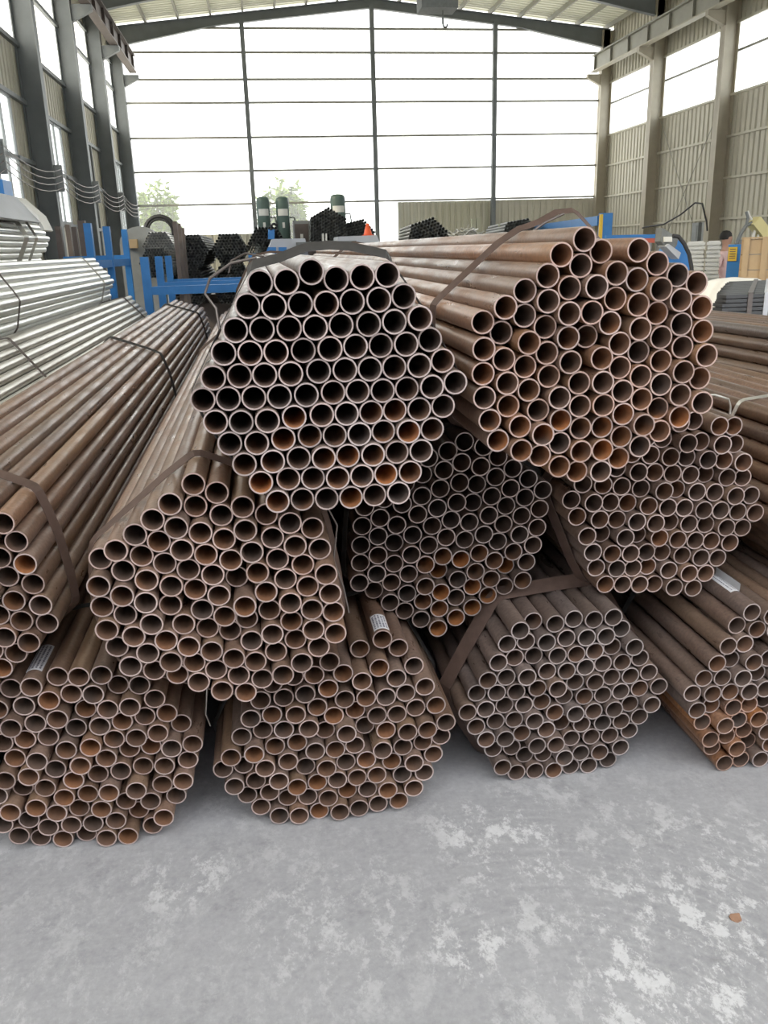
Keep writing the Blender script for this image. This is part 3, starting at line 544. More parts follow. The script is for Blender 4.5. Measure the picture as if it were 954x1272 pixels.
Z:-2970 1337 -2944 1391 -2918 1445 -2893 1499 -2887 1559 -2839 1622 -2936 1288 -2910 1342 -2884 1396 -2859 1450 -2833 1504 -2828 1563 -2779 1627 -2903 1238 -2877 1293 -2851 1347 -2825 1400 -2799 1454 -2773 1508 -2768 1568 -2721 1640 -2870 1188 -2843 1243 -2817 1297 -2791 1351 -2765 1405 -2739 1459 -2715 1522 -2710 1582 -2657 1610 -2842 1113 -2814 1166 -2788 1220 -2762 1274 -2736 1327 -2710 1381 -2684 1435 -2664 1491 -2659 1550 -2600 1628 -2797 1074 -2769 1127 -2743 1181 -2717 1235 -2691 1288 -2665 1342 -2639 1396 -2612 1449 -2607 1509 -2550 1527 -2543 1646 -2730 1082 -2703 1137 -2677 1190 -2651 1244 -2625 1298 -2598 1352 -2570 1407 -2555 1467 -2501 1493 -2495 1553 -2670 1086 -2643 1141 -2617 1195 -2591 1249 -2565 1302 -2539 1356 -2512 1423 -2451 1461 -2446 1520 -2611 1091 -2584 1145 -2557 1199 -2531 1253 -2505 1307 -2479 1360 -2437 1403 -2397 1485 -2551 1095 -2524 1149 -2498 1203 -2472 1257 -2445 1311 -2403 1354 -2382 1427 -2491 1098 -2464 1151 -2438 1205 -2412 1258 -2373 1303 -2349 1378
"""
XZ = {}
for line in DATA.split('\n'):
    if line.strip():
        n, rest = line.split(':'); nums = [int(t) for t in rest.split()]
        XZ[n] = [(nums[i] / 1000, nums[i + 1] / 1000) for i in range(0, len(nums), 2)]

def clampc(v): return max(0.0, min(1.0, v))
BUN = {}
def bundle(key, yfront, label, look, stag=0.008, mesh=TUBE, far_cut=0.0, deep=(), group='bundles of rusty steel pipe stacked on the floor'):
    xz = XZ[key]; zb = min(z for _, z in xz) - R_OUT; cx = sum(x for x, _ in xz) / len(xz)
    root = empty('pipe_bundle', (cx, yfront, zb)); tag(root, label, 'pipe bundle', group)
    org, gry, ton, bore = look; pipes = []
    rs = random.Random(hash_(key))
    for i, (x, z) in enumerate(xz):
        o = bpy.data.objects.new('pipe', mesh); COL.objects.link(o)
        dy = rs.gauss(0, stag) + (rs.random() < 0.12) * rs.uniform(0, 3 * stag)
        if i in deep: dy += deep[i] if isinstance(deep, dict) else 0
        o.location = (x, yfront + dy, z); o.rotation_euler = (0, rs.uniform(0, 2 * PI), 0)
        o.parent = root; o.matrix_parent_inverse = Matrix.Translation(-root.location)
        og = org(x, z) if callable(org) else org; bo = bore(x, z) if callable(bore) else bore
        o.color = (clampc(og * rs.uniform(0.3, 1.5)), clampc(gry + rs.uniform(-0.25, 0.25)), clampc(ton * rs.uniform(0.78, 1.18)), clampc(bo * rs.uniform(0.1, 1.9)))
        pipes.append(o)
    BUN[key] = (root, pipes, xz, yfront); return root, pipes
def hash_(k): return sum(ord(c) * 131 for c in k)
def strap(key, yoff, width=0.03, mat='strap', tilt=(0, 0), sag=None, name='strap', th=0.0016, twist=0.6):
    root, pipes, xz, yf = BUN[key]; path = wrap_path(xz)
    cx = sum(p[0] for p in path) / len(path); cz = sum(p[1] for p in path) / len(path)
    return strap_mesh(path, lambda x, z: yf + yoff + tilt[0] * (x - cx) + tilt[1] * (z - cz), width, th, sag, twist).build(name, M[mat], root)
def bump_at(x0, half, h, z_min):
    def g(x, z):
        if z > z_min and abs(x - x0) < half: z = z + h * (0.5 + 0.5 * math.cos(PI * (x - x0) / half))
        return x, z
    return g

bundle('A', 1.99, 'topmost centre bundle of grey-rimmed pipes under a loose black strap', (0.10, 0.75, 0.92, lambda x, z: 0.12 if z > 1.3 else 0.55), 0.006)
bundle('B', 2.02, 'topmost right bundle of reddish rusty pipes with a looped brown strap', (lambda x, z: 0.42, 0.30, 1.0, lambda x, z: 0.25 + 0.6 * (z < 1.25)), 0.010)
bundle('C', 2.03, 'left bundle of brown pipes directly below the topmost centre bundle', (0.20, 0.30, 0.95, 0.25), 0.013)
bundle('D', 2.39, 'dark recessed bundle in the middle below the two topmost bundles', (0.12, 0.60, 0.62, lambda x, z: 0.95 if (z < 0.75 and x > 0.42) else 0.12), 0.008)  # low tone puts the shade of the recess into the pipe colour
bundle('E', 2.156, 'floor bundle with a white tag on a top pipe, second from the left', (0.12, 0.40, 0.85, 0.28), 0.012, deep={88: 0.06, 87: 0.08, 89: 0.05, 82: 0.03})
bundle('F', 2.33, 'second-layer bundle at the right, below the reddish topmost bundle', (0.12, 0.45, 0.90, 0.22), 0.012)
bundle('G', 2.242, 'purplish grey floor bundle with a broad strap, third from the left', (0.05, 0.80, 0.78, 0.15), 0.010)
bundle('H', 2.17, 'floor bundle at the right edge with a white paper tag on a pipe', (lambda x, z: 1.6 if (z < 0.24 and x < 1.50) else 0.10, 0.62, 0.85, 0.25), 0.012)
bundle('I', 2.163, 'floor bundle in the bottom left corner with a grey paper tag', (0.12, 0.30, 0.85, 0.28), 0.012)
bundle('J', 2.15, 'brown bundle at the left edge lying above the corner floor bundle', (0.22, 0.35, 0.80, 0.45), 0.010)
bundle('M', 2.2, 'brown bundle at the right edge behind the second-layer right bundle', (0.25, 0.25, 0.75, 0.3), 0.01)
GG = 'bundles of galvanised pipe on the left'
bundle('K', 2.25, 'dull galvanised bundle lying beside the brown left edge bundle', (0.3, 0.62, 1, 0), 0.03, TUBE_G, group=GG)
bundle('Q', 2.3, 'bright galvanised bundle resting on the dull galvanised one', (0, 0.06, 1, 0), 0.03, TUBE_G, group=GG)
bundle('S', 1.3, 'uppermost bright galvanised bundle under the grey guard plate', (0, 0.04, 1, 0), 0.03, TUBE_G, group=GG)

# straps and tie wires
strap('A', 0.10, 0.034, 'strap_dark', (0, -0.05), lambda x, z: (x, z + (0.020 * (0.5 + 0.5 * math.cos(PI * max(-1, min(1, (x - 0.19) / 0.17)))) if z > 1.55 else 0)), twist=lambda n: 0.6 * max(0.0, min(1.0, (n.z - 0.55) / 0.4)))
strap('A', 5.6, 0.03, 'strap')
strap('B', 0.46, 0.024, 'strap', (0.05, 0.10), bump_at(0.93, 0.16, 0.075, 1.60))
strap('B', 5.0, 0.03, 'strap')
strap('C', 0.14, 0.022, 'strap', (0.14, 0.22))
strap('C', 4.5, 0.03, 'strap')
strap('D', 0.12, 0.02, 'strap_dark', (0, 0)); strap('D', 5.0, 0.03, 'strap')
strap('E', 0.30, 0.014, 'strap_dark', (0.10, 0.1)); strap('E', 5.0, 0.03, 'strap')
strap('F', 0.16, 0.036, 'strap', (0.05, 0.15), bump_at(1.30, 0.12, 0.03, 1.1)); strap('F', 5.0, 0.03, 'strap')
strap('G', 0.18, 0.050, 'strap', (0.10, 0.05)); strap('G', 5.0, 0.03, 'strap')
strap('H', 0.55, 0.016, 'strap_dark', (0.1, 0.0)); strap('H', 5.0, 0.03, 'strap')
strap('I', 0.42, 0.014, 'strap_dark', (0.05, 0.0)); strap('I', 5.0, 0.03, 'strap')
strap('J', 0.27, 0.028, 'strap', (-0.25, 0.10)); strap('J', 3.6, 0.02, 'strap_dark', (-0.4, 0)); strap('J', 7.2, 0.025, 'strap_dark')
strap('K', 3.2, 0.014, 'wire', (-0.5, 0)); strap('K', 7.8, 0.02, 'wire')
strap('Q', 4.3, 0.014, 'wire', (-0.6, 0)); strap('Q', 7.6, 0.02, 'wire_bright')
strap('S', 7.3, 0.05, 'wire_bright'); strap('S', 7.7, 0.03, 'wire_bright'); strap('M', 0.6, 0.012, 'wire_bright', (0, 0)); strap('M', 5, 0.03, 'strap')

# loose ends of wire by the topmost centre bundle
def wire(name, pts, r, mat, parent): return MB().tube(pts, r, 6).build(name, M[mat], parent)
ra = BUN['A'][0]
wire('wire_tail', [(0.00, 2.10, 1.645), (-0.06, 2.12, 1.635), (-0.115, 2.14, 1.60), (-0.13, 2.14, 1.565), (-0.105, 2.12, 1.53), (-0.10, 2.10, 1.48), (-0.125, 2.08, 1.43)], 0.0035, 'wire', ra)
wire('wire_tail', [(0.02, 2.5, 1.645), (-0.03, 2.6, 1.655), (-0.075, 2.65, 1.635), (-0.085, 2.65, 1.60)], 0.003, 'wire', ra)
rb = BUN['B'][0]
wire('wire_tail', [(0.60, 2.55, 1.47), (0.63, 2.52, 1.53), (0.69, 2.50, 1.59), (0.76, 2.50, 1.66), (0.84, 2.50, 1.715), (0.90, 2.50, 1.74)], 0.004, 'wire', rb)
re_ = BUN['E'][0]
wire('tie_wire', [(-0.16, 2.32, 0.60), (-0.20, 2.30, 0.50), (-0.235, 2.28, 0.42), (-0.245, 2.27, 0.34), (-0.235, 2.27, 0.30)], 0.0022, 'wire_bright', re_)
rc = BUN['C'][0]
wire('tie_wire', [(0.135, 2.12, 1.02), (0.165, 2.14, 0.95), (0.150, 2.12, 0.86), (0.172, 2.12, 0.78), (0.185, 2.12, 0.70)], 0.003, 'wire', rc)
rff = BUN['F'][0]
wire('tie_wire', [(1.30, 2.40, 1.20), (1.38, 2.42, 1.195), (1.44, 2.44, 1.175), (1.455, 2.45, 1.15), (1.455, 2.45, 1.125)], 0.004, 'wire_bright', rff)
wire('tie_wire', [(1.50, 2.46, 0.765), (1.62, 2.50, 0.735), (1.80, 2.52, 0.72)], 0.004, 'wire_bright', BUN['M'][0])
rj = BUN['J'][0]
wire('tie_wire', [(-0.98, 2.55, 1.135), (-0.92, 2.42, 1.14), (-0.86, 2.36, 1.12), (-0.80, 2.34, 1.075), (-0.785, 2.34, 1.05)], 0.004, 'wire_bright', rj)

# paper tags glued round a pipe: curved sheet with printed lines
def paper_tag(pipe, y0, y1, a0, a1, flap=False, rows=4, seed=1):
    x, yf, z = pipe.location; rs = random.Random(seed); mb = MB()
    def pt(a, y, r): return (x + r * math.sin(a), yf + y, z + r * math.cos(a))
    n = 10; r = R_OUT + 0.0012; v = []
    for i in range(n + 1):
        a = a0 + (a1 - a0) * i / n
        v += [pt(a, y0, r), pt(a, y1, r), pt(a, y1, r + 0.0006), pt(a, y0, r + 0.0006)]
    f = [(0, 1, 2, 3), (4 * n + 3, 4 * n + 2, 4 * n + 1, 4 * n)]
    for i in range(n):
        for k in range(4): f.append((4 * i + k, 4 * i + 4 + k, 4 * i + 4 + (k + 1) % 4, 4 * i + (k + 1) % 4))
    mb.add(v, f, 0, False)
    for q in range(rows):
        a = a0 + (a1 - a0) * (q + 0.8) / (rows + 0.6); y = y0 + 0.008
        while y < y1 - 0.012:
            w_ = rs.uniform(0.003, 0.010); h = (a1 - a0) * 0.055
            mb.add([pt(a - h, y, r + 0.0009), pt(a - h, y + w_, r + 0.0009), pt(a + h, y + w_, r + 0.0009), pt(a + h, y, r + 0.0009)], [(0, 1, 2, 3)], 1)
            y += w_ + rs.uniform(0.0015, 0.004)
    if flap:
        e = [pt(a1, y0, r), pt(a1, y1, r)]
        lift = [(p[0] + 0.004, p[1] + 0.004, p[2] + 0.024) for p in e]
        mb.add([e[0], e[1], lift[1], lift[0]], [(0, 1, 2, 3), (3, 2, 1, 0)], 0)
    o = mb.build('paper_tag', [M['paper'], M['ink']])
    o['label'] = 'white paper tag with printed lines'
    o.parent = pipe; o.matrix_parent_inverse = (Matrix.Translation(pipe.location) @ Matrix.Rotation(pipe.rotation_euler[1], 4, 'Y')).inverted()
for k, i, y0, y1, a0, a1, fl, rows, sd in (('I', 1, 0.045, 0.20, -0.75, 0.75, False, 4, 3), ('E', 88, 0.010, 0.110, -0.80, 0.80, False, 5, 5), ('H', 0, 0.10, 0.25, -0.55, 0.45, True, 2, 9)):
    paper_tag(BUN[k][1][i], y0, y1, a0, a1, fl, rows, sd)

# bundles that carry the upper ones, mostly out of sight: one mesh each
def plain_bundle(xz, y0, L, label, mats, name='pipe_bundle', r=R_OUT, n=10, group=None, nz=0.0, seed=1, base=None):
    mb = MB(); rs = random.Random(seed); c = [(math.cos(2 * PI * k / n), math.sin(2 * PI * k / n)) for k in range(n)]
    for (x, z) in xz:
        y = y0 + rs.gauss(0, nz); ri = r * 0.86
        rings = [(ri, y + min(L, 0.6)), (ri, y), (r, y), (r, y + L), (ri, y + L)]
        v = [(x + a * rr, yy, z + b * rr) for (rr, yy) in rings for (a, b) in c]
        for i in range(len(rings) - 1):
            mb.add(v[i * n:(i + 2) * n], [(k, (k + 1) % n, n + (k + 1) % n, n + k) for k in range(n)], (2, 1, 0, 1)[i], i in (0, 2))
    o = mb.build(name, mats); o.color = (0.15, 0.4, 0.8, 0.2)
    tag(o, label, 'pipe bundle', group); return o
GH = 'bundles carrying the upper ones out of sight'
for k, lab in (('T', 'rusty floor bundle outside the left edge under the brown one'), ('U', 'rusty floor bundle under the dull galvanised bundle'), ('V', 'rusty floor bundle farthest left under the galvanised pile'), ('X', 'rusty floor bundle outside the right edge beside the tagged one')):
    plain_bundle(XZ[k], 2.2, 8.3, lab, RUST, group=GH, seed=ord(k))
for k, lab in (('W', 'galvanised bundle low in the left pile behind the dull one'), ('Z', 'galvanised bundle at the back of the left pile')):
    plain_bundle(XZ[k], 2.2, 8.3, lab, GALV, group=GH, seed=ord(k))

# loose layer of brown pipes at the right, yawed away from the others
def hexl(cx, cz, s, Rn, th=0.0):
    o = []
    for a in range(-Rn, Rn + 1):
        for b in range(-Rn, Rn + 1):
            if abs(a + b) <= Rn:
                x, y = a + b * 0.5, b * 0.8660254
                o.append((cx + s * (x * math.cos(th) - y * math.sin(th)), cz + s * (x * math.sin(th) + y * math.cos(th))))
    return o
rl = empty('pipe_bundle', (2.42, 2.2, 0.715)); tag(rl, 'brown bundle with one bluish pipe below the black strapped bars', 'pipe bundle', 'bundles of rusty steel pipe stacked on the floor')
rl.rotation_euler = (math.radians(-1.4), 0, math.radians(-2.5)); lp = []
for (x, z) in hexl(0, 0.30, 0.0602, 5, 0.05):
    o = bpy.data.objects.new('pipe', TUBE); COL.objects.link(o); o.parent = rl
    o.location = (x, random.gauss(0, 0.02), z); o.rotation_euler = (0, random.uniform(0, 6), 0)
    o.color = (0.10, random.uniform(0.2, 0.6), random.uniform(0.65, 0.95), 0.2); lp.append((o, x, z))
bl = max(lp, key=lambda t: -abs(t[1] + 0.15) - abs(t[2] - 0.56) * 3)[0]; bl.color = (0, 1, 0.75, 0); bl['label'] = 'smooth bluish grey pipe'

# ------------------------------------------------------------------ the far part of the hall
def at(px, py, Y=None, X=None):
    """the point of the place seen at a photo pixel, at depth Y (or on the plane X)"""
    c = ((px - 477.0) / FOC, (py - 636.0) / FOC, 1.0)
    r = Vector((sum(a * b for a, b in zip(AX, c)), sum(a * b for a, b in zip(AY, c)), sum(a * b for a, b in zip(AZ, c))))
    p = r * (Y / r.y if Y is not None else X / r.x); p.z += CAM_H; return p

# grey guard plate with blue box on the uppermost galvanised bundle
t = empty('guard_plate', (-2.32, 7.6, 2.16)); tag(t, 'grey bent guard plate with a blue box on the galvanised pipes', 'guard plate')
MB().prism([(-2.62, 2.160), (-2.24, 2.160), (-2.06, 1.97), (-2.03, 1.98), (-2.22, 2.215), (-2.62, 2.215)], 'y', 6.4, 8.9).build('plate', M['grey'], t)
MB().prism([(-2.24, 2.16), (-2.06, 1.97), (-2.02, 1.90), (-2.00, 1.91), (-2.05, 2.05), (-2.22, 2.215)], 'y', 8.9, 9.25).build('end_plate', M['white'], t)
MB().box((-2.42, 8.75, 2.215), (-2.28, 9.05, 2.36)).build('blue_box', M['blue'], t)
MB().tube([(-2.46, 8.8, 2.22), (-2.48, 8.8, 2.34), (-2.44, 8.8, 2.40), (-2.38, 8.85, 2.38), (-2.36, 8.9, 2.35)], 0.022, 8).build('hose', M['rubber'], t)

# brown stake stand behind the galvanised pile
t = empty('stake_stand', (-2.9, 13.2, 0)); tag(t, 'dark brown stake stand behind the galvanised pile', 'stand')
for (px, top, Y, wd) in ((101, 274, 13.0, 0.10), (92, 282, 13.8, 0.07), (84, 279, 14.6, 0.07), (72, 281, 13.6, 0.08)):
    p = at(px, top, Y); MB().box((p.x - wd / 2, Y - 0.05, 0), (p.x + wd / 2, Y + 0.05, p.z)).build('stake', M['brownpost'], t)
a, b = at(78, 321, 13.0), at(112, 321, 13.0)
MB().box((a.x, 12.9, a.z - 0.10), (b.x, 13.0, a.z)).build('cross_beam', M['brownpost'], t)

# blue storage racks
t = empty('pipe_rack', (-2.05, 12.5, 0)); tag(t, 'blue steel rack of three tall posts beside the galvanised bundles', 'rack', 'blue pipe racks')
for Y in (11.5, 12.9, 14.6):
    MB().box((-2.11, Y - 0.05, 0), (-2.02, Y + 0.05, 2.05)).build('post', M['blue'], t)
    MB().box((-2.40, Y - 0.05, 1.56), (-2.11, Y + 0.05, 1.66)).build('arm', M['blue'], t)
MB().box((-2.10, 11.5, 1.50), (-2.03, 14.6, 1.60)).build('tie_beam', M['blue'], t)
MB().box((-2.13, 11.3, 0), (-2.00, 14.8, 0.10)).build('base_beam', M['blue'], t)
t = empty('pipe_rack', (-1.35, 12.6, 0)); tag(t, 'blue steel rack with long level arms behind the brown left bundle', 'rack', 'blue pipe racks')
for Y in (11.2, 12.8, 14.2):
    MB().box((-1.43, Y - 0.05, 0), (-1.33, Y + 0.05, 1.63)).build('post', M['blue'], t)
    MB().box((-1.33, Y - 0.05, 1.17), (-0.10, Y + 0.05, 1.27)).build('arm', M['blue'], t)
    MB().box((-0.10, Y - 0.05, 0), (0.0, Y + 0.05, 1.63)).build('post', M['blue'], t)
MB().box((-1.44, 11.0, 0), (-1.32, 14.4, 0.10)).build('base_beam', M['blue'], t)
MB().box((-0.11, 11.0, 0), (0.01, 14.4, 0.10)).build('base_beam', M['blue'], t)

# dark pipe stacks seen end-on beyond the racks
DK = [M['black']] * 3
GD = 'dark pipe bundles stacked at the back of the hall'
for (x, z, Rn, lab) in ((-1.34, 1.05, 6, 'dark pipe bundle low in the back stack beside the brown stakes'),
                        (-0.53, 1.05, 6, 'dark pipe bundle low in the middle of the back stack behind the blue arms'),
                        (0.28, 1.05, 6, 'dark pipe bundle low at the right end of the back stack'),
                        (-1.22, 1.70, 5, 'dark pipe bundle lying on the back stack beside the brown stakes'),
                        (-0.50, 1.70, 5, 'dark pipe bundle lying in the middle of the back stack'),
                        (0.22, 1.75, 6, 'uppermost dark pipe bundle of the back stack by the green tanks')):
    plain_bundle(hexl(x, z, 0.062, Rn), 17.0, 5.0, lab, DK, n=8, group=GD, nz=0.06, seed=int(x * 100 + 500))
t = empty('bearer_stand', (-0.5, 17, 0)); tag(t, 'dark bearers under the stack of dark pipes beside the brown stakes', 'bearer')
for dy in (0.6, 2.4, 4.2): MB().box((-1.8, 17 + dy, 0), (0.75, 17.25 + dy, 0.69)).build('block', M['brownpost'], t)
for (px, py, Y, Rn, s, lab) in ((408, 284, 20.0, 6, 0.072, 'tall dark pipe bundle in front of the single green tank'),
                                (446, 293, 20.3, 5, 0.072, 'dark pipe bundle right of the single green tank'),
                                (532, 299, 19.0, 6, 0.078, 'rounded dark pipe bundle against the back wall left of the middle'),
                                (646, 297, 19.5, 6, 0.074, 'rounded dark pipe bundle below the blue gantry')):
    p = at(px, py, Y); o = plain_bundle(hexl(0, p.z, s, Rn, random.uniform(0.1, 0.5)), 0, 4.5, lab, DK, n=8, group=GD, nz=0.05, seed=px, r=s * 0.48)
    ang = -math.atan2(p.x, Y) * 0.55; o.location = (p.x, Y, 0); o.rotation_euler = (0, 0, ang)
    h = max(0.1, p.z - Rn * s - 0.03); t = empty('bearer_stand', (p.x, Y, 0)); t.rotation_euler = (0, 0, ang); tag(t, 'bearers carrying the ' + lab, 'bearer')
    for dy in (0.5, 3.6): MB().box((p.x - 0.45, Y + dy, 0), (p.x + 0.45, Y + dy + 0.18, h)).build('block', M['brownpost'], t)
# galvanised short tubes end-on behind the tall blue posts
p = at(197, 306, 15.5)
plain_bundle(hexl(p.x, p.z, 0.05, 5), 15.5, 3.0, 'galvanised tube bundle end-on beneath the coiled hose', GALV, n=8, group=GG, nz=0.03, r=0.024, seed=5)
p = at(193, 327, 15.3)
plain_bundle(hexl(p.x, p.z, 0.05, 5), 15.3, 3.0, 'dark tube bundle under the galvanised tubes behind the blue rack', DK, n=8, group=GD, nz=0.03, r=0.024, seed=6)
# brown stakes
t = empty('stake_row', (-1.45, 15.6, 0)); tag(t, 'row of three brown steel stakes left of the dark stacks', 'stakes')
for (px, top, Y) in ((217, 275, 14.8), (222, 278, 15.6), (226.5, 283, 16.4)):
    p = at(px, top, Y); MB().box((p.x - 0.035, Y - 0.04, 0), (p.x + 0.035, Y + 0.04, p.z)).build('stake', M['brownpost'], t)
MB().box((-1.50, 14.6, 0), (-1.38, 16.6, 0.1)).build('base_beam', M['brownpost'], t)
# coil of hose on a grey machine
c = at(199, 288, 16.6); t = empty('hose_coil', (c.x, 16.6, c.z - 0.3)); tag(t, 'black hose coil standing behind the blue racks', 'hose coil')
for k in range(4):
    MB().tube([(c.x + (0.22 + 0.022 * k) * math.cos(q), 16.6 + 0.05 * (k % 2), c.z + (0.22 + 0.022 * k) * math.sin(q)) for q in [2 * PI * i / 24 for i in range(25)]], 0.022, 6, caps=False).build('turn', M['rubber'], t)
c = at(178, 297, 16.2); t = empty('grey_machine', (c.x, 16.2, 0)); tag(t, 'pale grey machine with an arched cover behind the blue posts', 'machine')
arch = [(c.x - 0.42, 0.0), (c.x + 0.30, 0.0)] + [(c.x - 0.06 + 0.36 * math.cos(q), c.z - 0.08 + 0.30 * math.sin(q)) for q in [PI * i / 10 for i in range(11)]]
MB().prism(arch, 'y', 16.2, 16.5).build('cover', M['midgrey'], t)
MB().box((c.x - 0.30, 16.05, c.z - 0.15), (c.x - 0.10, 16.2, c.z + 0.0)).build('motor', M['ply'], t)

# green pressure tanks
def tank(px, top, Y, wd, label):
    p = at(px, top, Y); r = wd / 2; h = p.z
    t = empty('pressure_tank', (p.x, Y, 0)); tag(t, label, 'tank', 'green tanks at the back')
    MB().lathe([(0.001, 0.0), (r, 0.0), (r, h - 0.12), (r * 0.92, h - 0.05), (r * 0.6, h - 0.01), (0.001, h)], (p.x, Y, 0), 20).build('shell', M['green'], t)
    MB().prism([(p.x - r * 0.75 + r * 1.5 * i / 8, Y - 0.008 - math.sqrt(r * r - (r * 0.75 - r * 1.5 * i / 8) ** 2)) for i in range(9)] + [(p.x + r * 0.75, Y - r * 0.5), (p.x - r * 0.75, Y - r * 0.5)], 'z', h - 0.46, h - 0.30).build('name_plate', M['white'], t)
    MB().box((p.x - 0.03, Y - r - 0.05, h - 0.75), (p.x + 0.03, Y - r + 0.01, h - 0.62)).build('gauge', M['white'], t)
    MB().tube([(p.x + r, Y, h - 0.5), (p.x + r + 0.12, Y, h - 0.5), (p.x + r + 0.14, Y, h - 0.65), (p.x + r + 0.14, Y, 0.3)], 0.02, 6).build('pipework', M['black'], t)
tank(326, 244, 22.5, 0.33, 'dark green pressure tank farthest left, beside the wall post')
tank(350, 244, 22.5, 0.33, 'dark green pressure tank in the middle, right of its twin')
tank(419, 241, 23.5, 0.40, 'single green pressure tank rising behind the dark pipes')
c = at(374, 274, 22.3); t = empty('control_cabinet', (c.x, 22.3, 0)); tag(t, 'dark grey control cabinet between the green tanks', 'cabinet')
MB().box((c.x - 0.2, 22.3, 0), (c.x + 0.2, 22.7, c.z)).build('body', M['midgrey'], t)
MB().box((c.x - 0.17, 22.28, 0.9), (c.x + 0.17, 22.3, c.z - 0.08)).build('door', M['brownpost'], t)
MB().box((c.x - 0.04, 22.26, c.z - 0.45), (c.x + 0.03, 22.28, c.z - 0.32)).build('plate', M['white'], t)

# light grey machines with blue panels just above the topmost centre bundle
def at_poly(pts, Y): return [(q.x, q.z) for q in (at(x, y, Y) for x, y in pts)]
t = empty('pipe_machine', (0.4, 13.5, 0)); tag(t, 'light grey machine hood with blue panels behind the topmost centre bundle', 'machine')
c0, c1 = at(330, 318, 13.5), at(382, 318, 13.5)
MB().prism(at_poly(((329, 320), (338, 297), (379, 296), (384, 320)), 13.5)[::-1], 'y', 13.5, 14.3).build('hood', M['grey'], t)
MB().prism(at_poly(((329, 318), (333, 307), (343, 307), (343, 318)), 13.47)[::-1], 'y', 13.47, 13.5).build('blue_panel', M['blue'], t)
MB().prism(at_poly(((346, 318), (346, 307), (356, 307), (356, 318)), 13.47)[::-1], 'y', 13.47, 13.5).build('blue_panel', M['blue'], t)
MB().prism(at_poly(((333, 297), (333, 285), (341, 285), (341, 297)), 13.6)[::-1], 'y', 13.6, 13.75).build('blue_box', M['blue'], t)
MB().tube([at(337, 286, 13.6), at(336, 281, 13.6), at(340, 278, 13.6), at(345, 280, 13.6)], 0.02, 6).build('hose', M['rubber'], t)
MB().box((c0.x + 0.05, 13.55, 0), (c1.x - 0.05, 14.25, c0.z)).build('stand', M['midgrey'], t)
for px in (401, 405): 
    q = at(px, 290, 13.4); MB().tube([(q.x, 13.4, q.z - 0.30), (q.x, 13.4, q.z)], 0.014, 8).build('rod', M['white'], t)
q0, q1 = at(368, 301, 13.4), at(442, 305, 13.4)
MB().box((q0.x, 13.3, q1.z - 0.03), (q1.x, 13.5, q0.z)).build('dark_rail', M['black'], t)
t = empty('welding_unit', (1.7, 14.5, 0)); tag(t, 'pale grey unit with a traffic cone on it behind the strap', 'machine')
c0, c1 = at(420, 312, 14.5), at(476, 312, 14.5)
MB().prism(at_poly(((418, 312), (420, 294), (468, 292), (476, 312)), 14.5)[::-1], 'y', 14.5, 15.3).build('hood', M['grey'], t)
MB().prism(at_poly(((449, 307), (449, 304.5), (468, 304.5), (468, 307)), 14.48)[::-1], 'y', 14.48, 14.5).build('slot', M['black'], t)
MB().box((c0.x + 0.05, 14.55, 0), (c1.x - 0.05, 15.25, c0.z)).build('stand', M['midgrey'], t)
c = at(457, 293, 14.8); t = empty('traffic_cone', (c.x, 14.8, c.z)); tag(t, 'small orange red traffic cone on the pale grey unit', 'cone')
MB().lathe([(0.075, 0.015), (0.022, 0.20), (0.0, 0.205)], tuple(c), 14).build('body', M['red'], t)
MB().lathe([(0.062, 0.055), (0.050, 0.095)], (c.x, c.y, c.z), 14).build('stripe', M['white'], t)
MB().box((c.x - 0.09, c.y - 0.09, c.z), (c.x + 0.09, c.y + 0.09, c.z + 0.015)).build('foot', M['red'], t)

# blue gantry at the right of the back wall
t = empty('gantry', (6.2, 15, 0)); tag(t, 'blue gantry beam with a yellow edged post before the back wall', 'gantry')
a, b = at(746, 274, 15.0), at(628, 289, 25.0)
MB().bar(a, b, 0.12, 0.16).build('beam', M['blue'], t)
MB().box((a.x - 0.02, 14.85, 0), (a.x + 0.16, 15.05, a.z + 0.12)).build('post', M['blue'], t)
MB().box((a.x - 0.07, 14.84, 0.2), (a.x - 0.02, 14.90, a.z + 0.10)).build('edge_strip', M['yellow'], t)
MB().box((b.x - 0.08, 24.9, 0), (b.x + 0.08, 25.1, b.z)).build('post', M['blue'], t)
for (px, py, lab) in ((588, 272, 'left one of the close pair of pale slim posts before the back wall'), (594, 271, 'right one of the close pair of pale slim posts before the back wall'), (622, 278, 'single pale slim post at the left end of the blue gantry')):
    q = at(px, py, 21.0); tag(MB().box((q.x - 0.05, 20.95, 0), (q.x + 0.05, 21.05, q.z)).box((q.x - 0.12, 20.85, 0), (q.x + 0.12, 21.15, 0.04)).build('bollard', M['shedcap']), lab, 'post', 'slim posts before the back wall')
# silvery scrap heap
c = at(578, 297, 17.0)
mb = MB(); rs = random.Random(4)
for k in range(160):
    q = Vector((c.x + rs.gauss(0, 0.30), 17 + rs.gauss(0, 0.25), 0)); q.z = max(0.03, (c.z + 0.18) * math.exp(-((q.x - c.x) / 0.75) ** 2) - rs.uniform(0, 0.12))
    d = Vector((rs.uniform(-1, 1), rs.uniform(-1, 1), rs.uniform(-0.4, 0.4))).normalized() * rs.uniform(0.08, 0.22)
    mb.bar(q - d, q + d, 0.05, 0.012)
mb.lathe([(0.85, 0), (0.7, 0.5), (0.45, c.z - 0.1), (0.0, c.z + 0.05)], (c.x, 17, 0), 14)
tag(mb.build('scrap_heap', M['wire_bright']), 'silvery heap of metal strips behind the reddish bundle', 'scrap heap', kind='stuff')

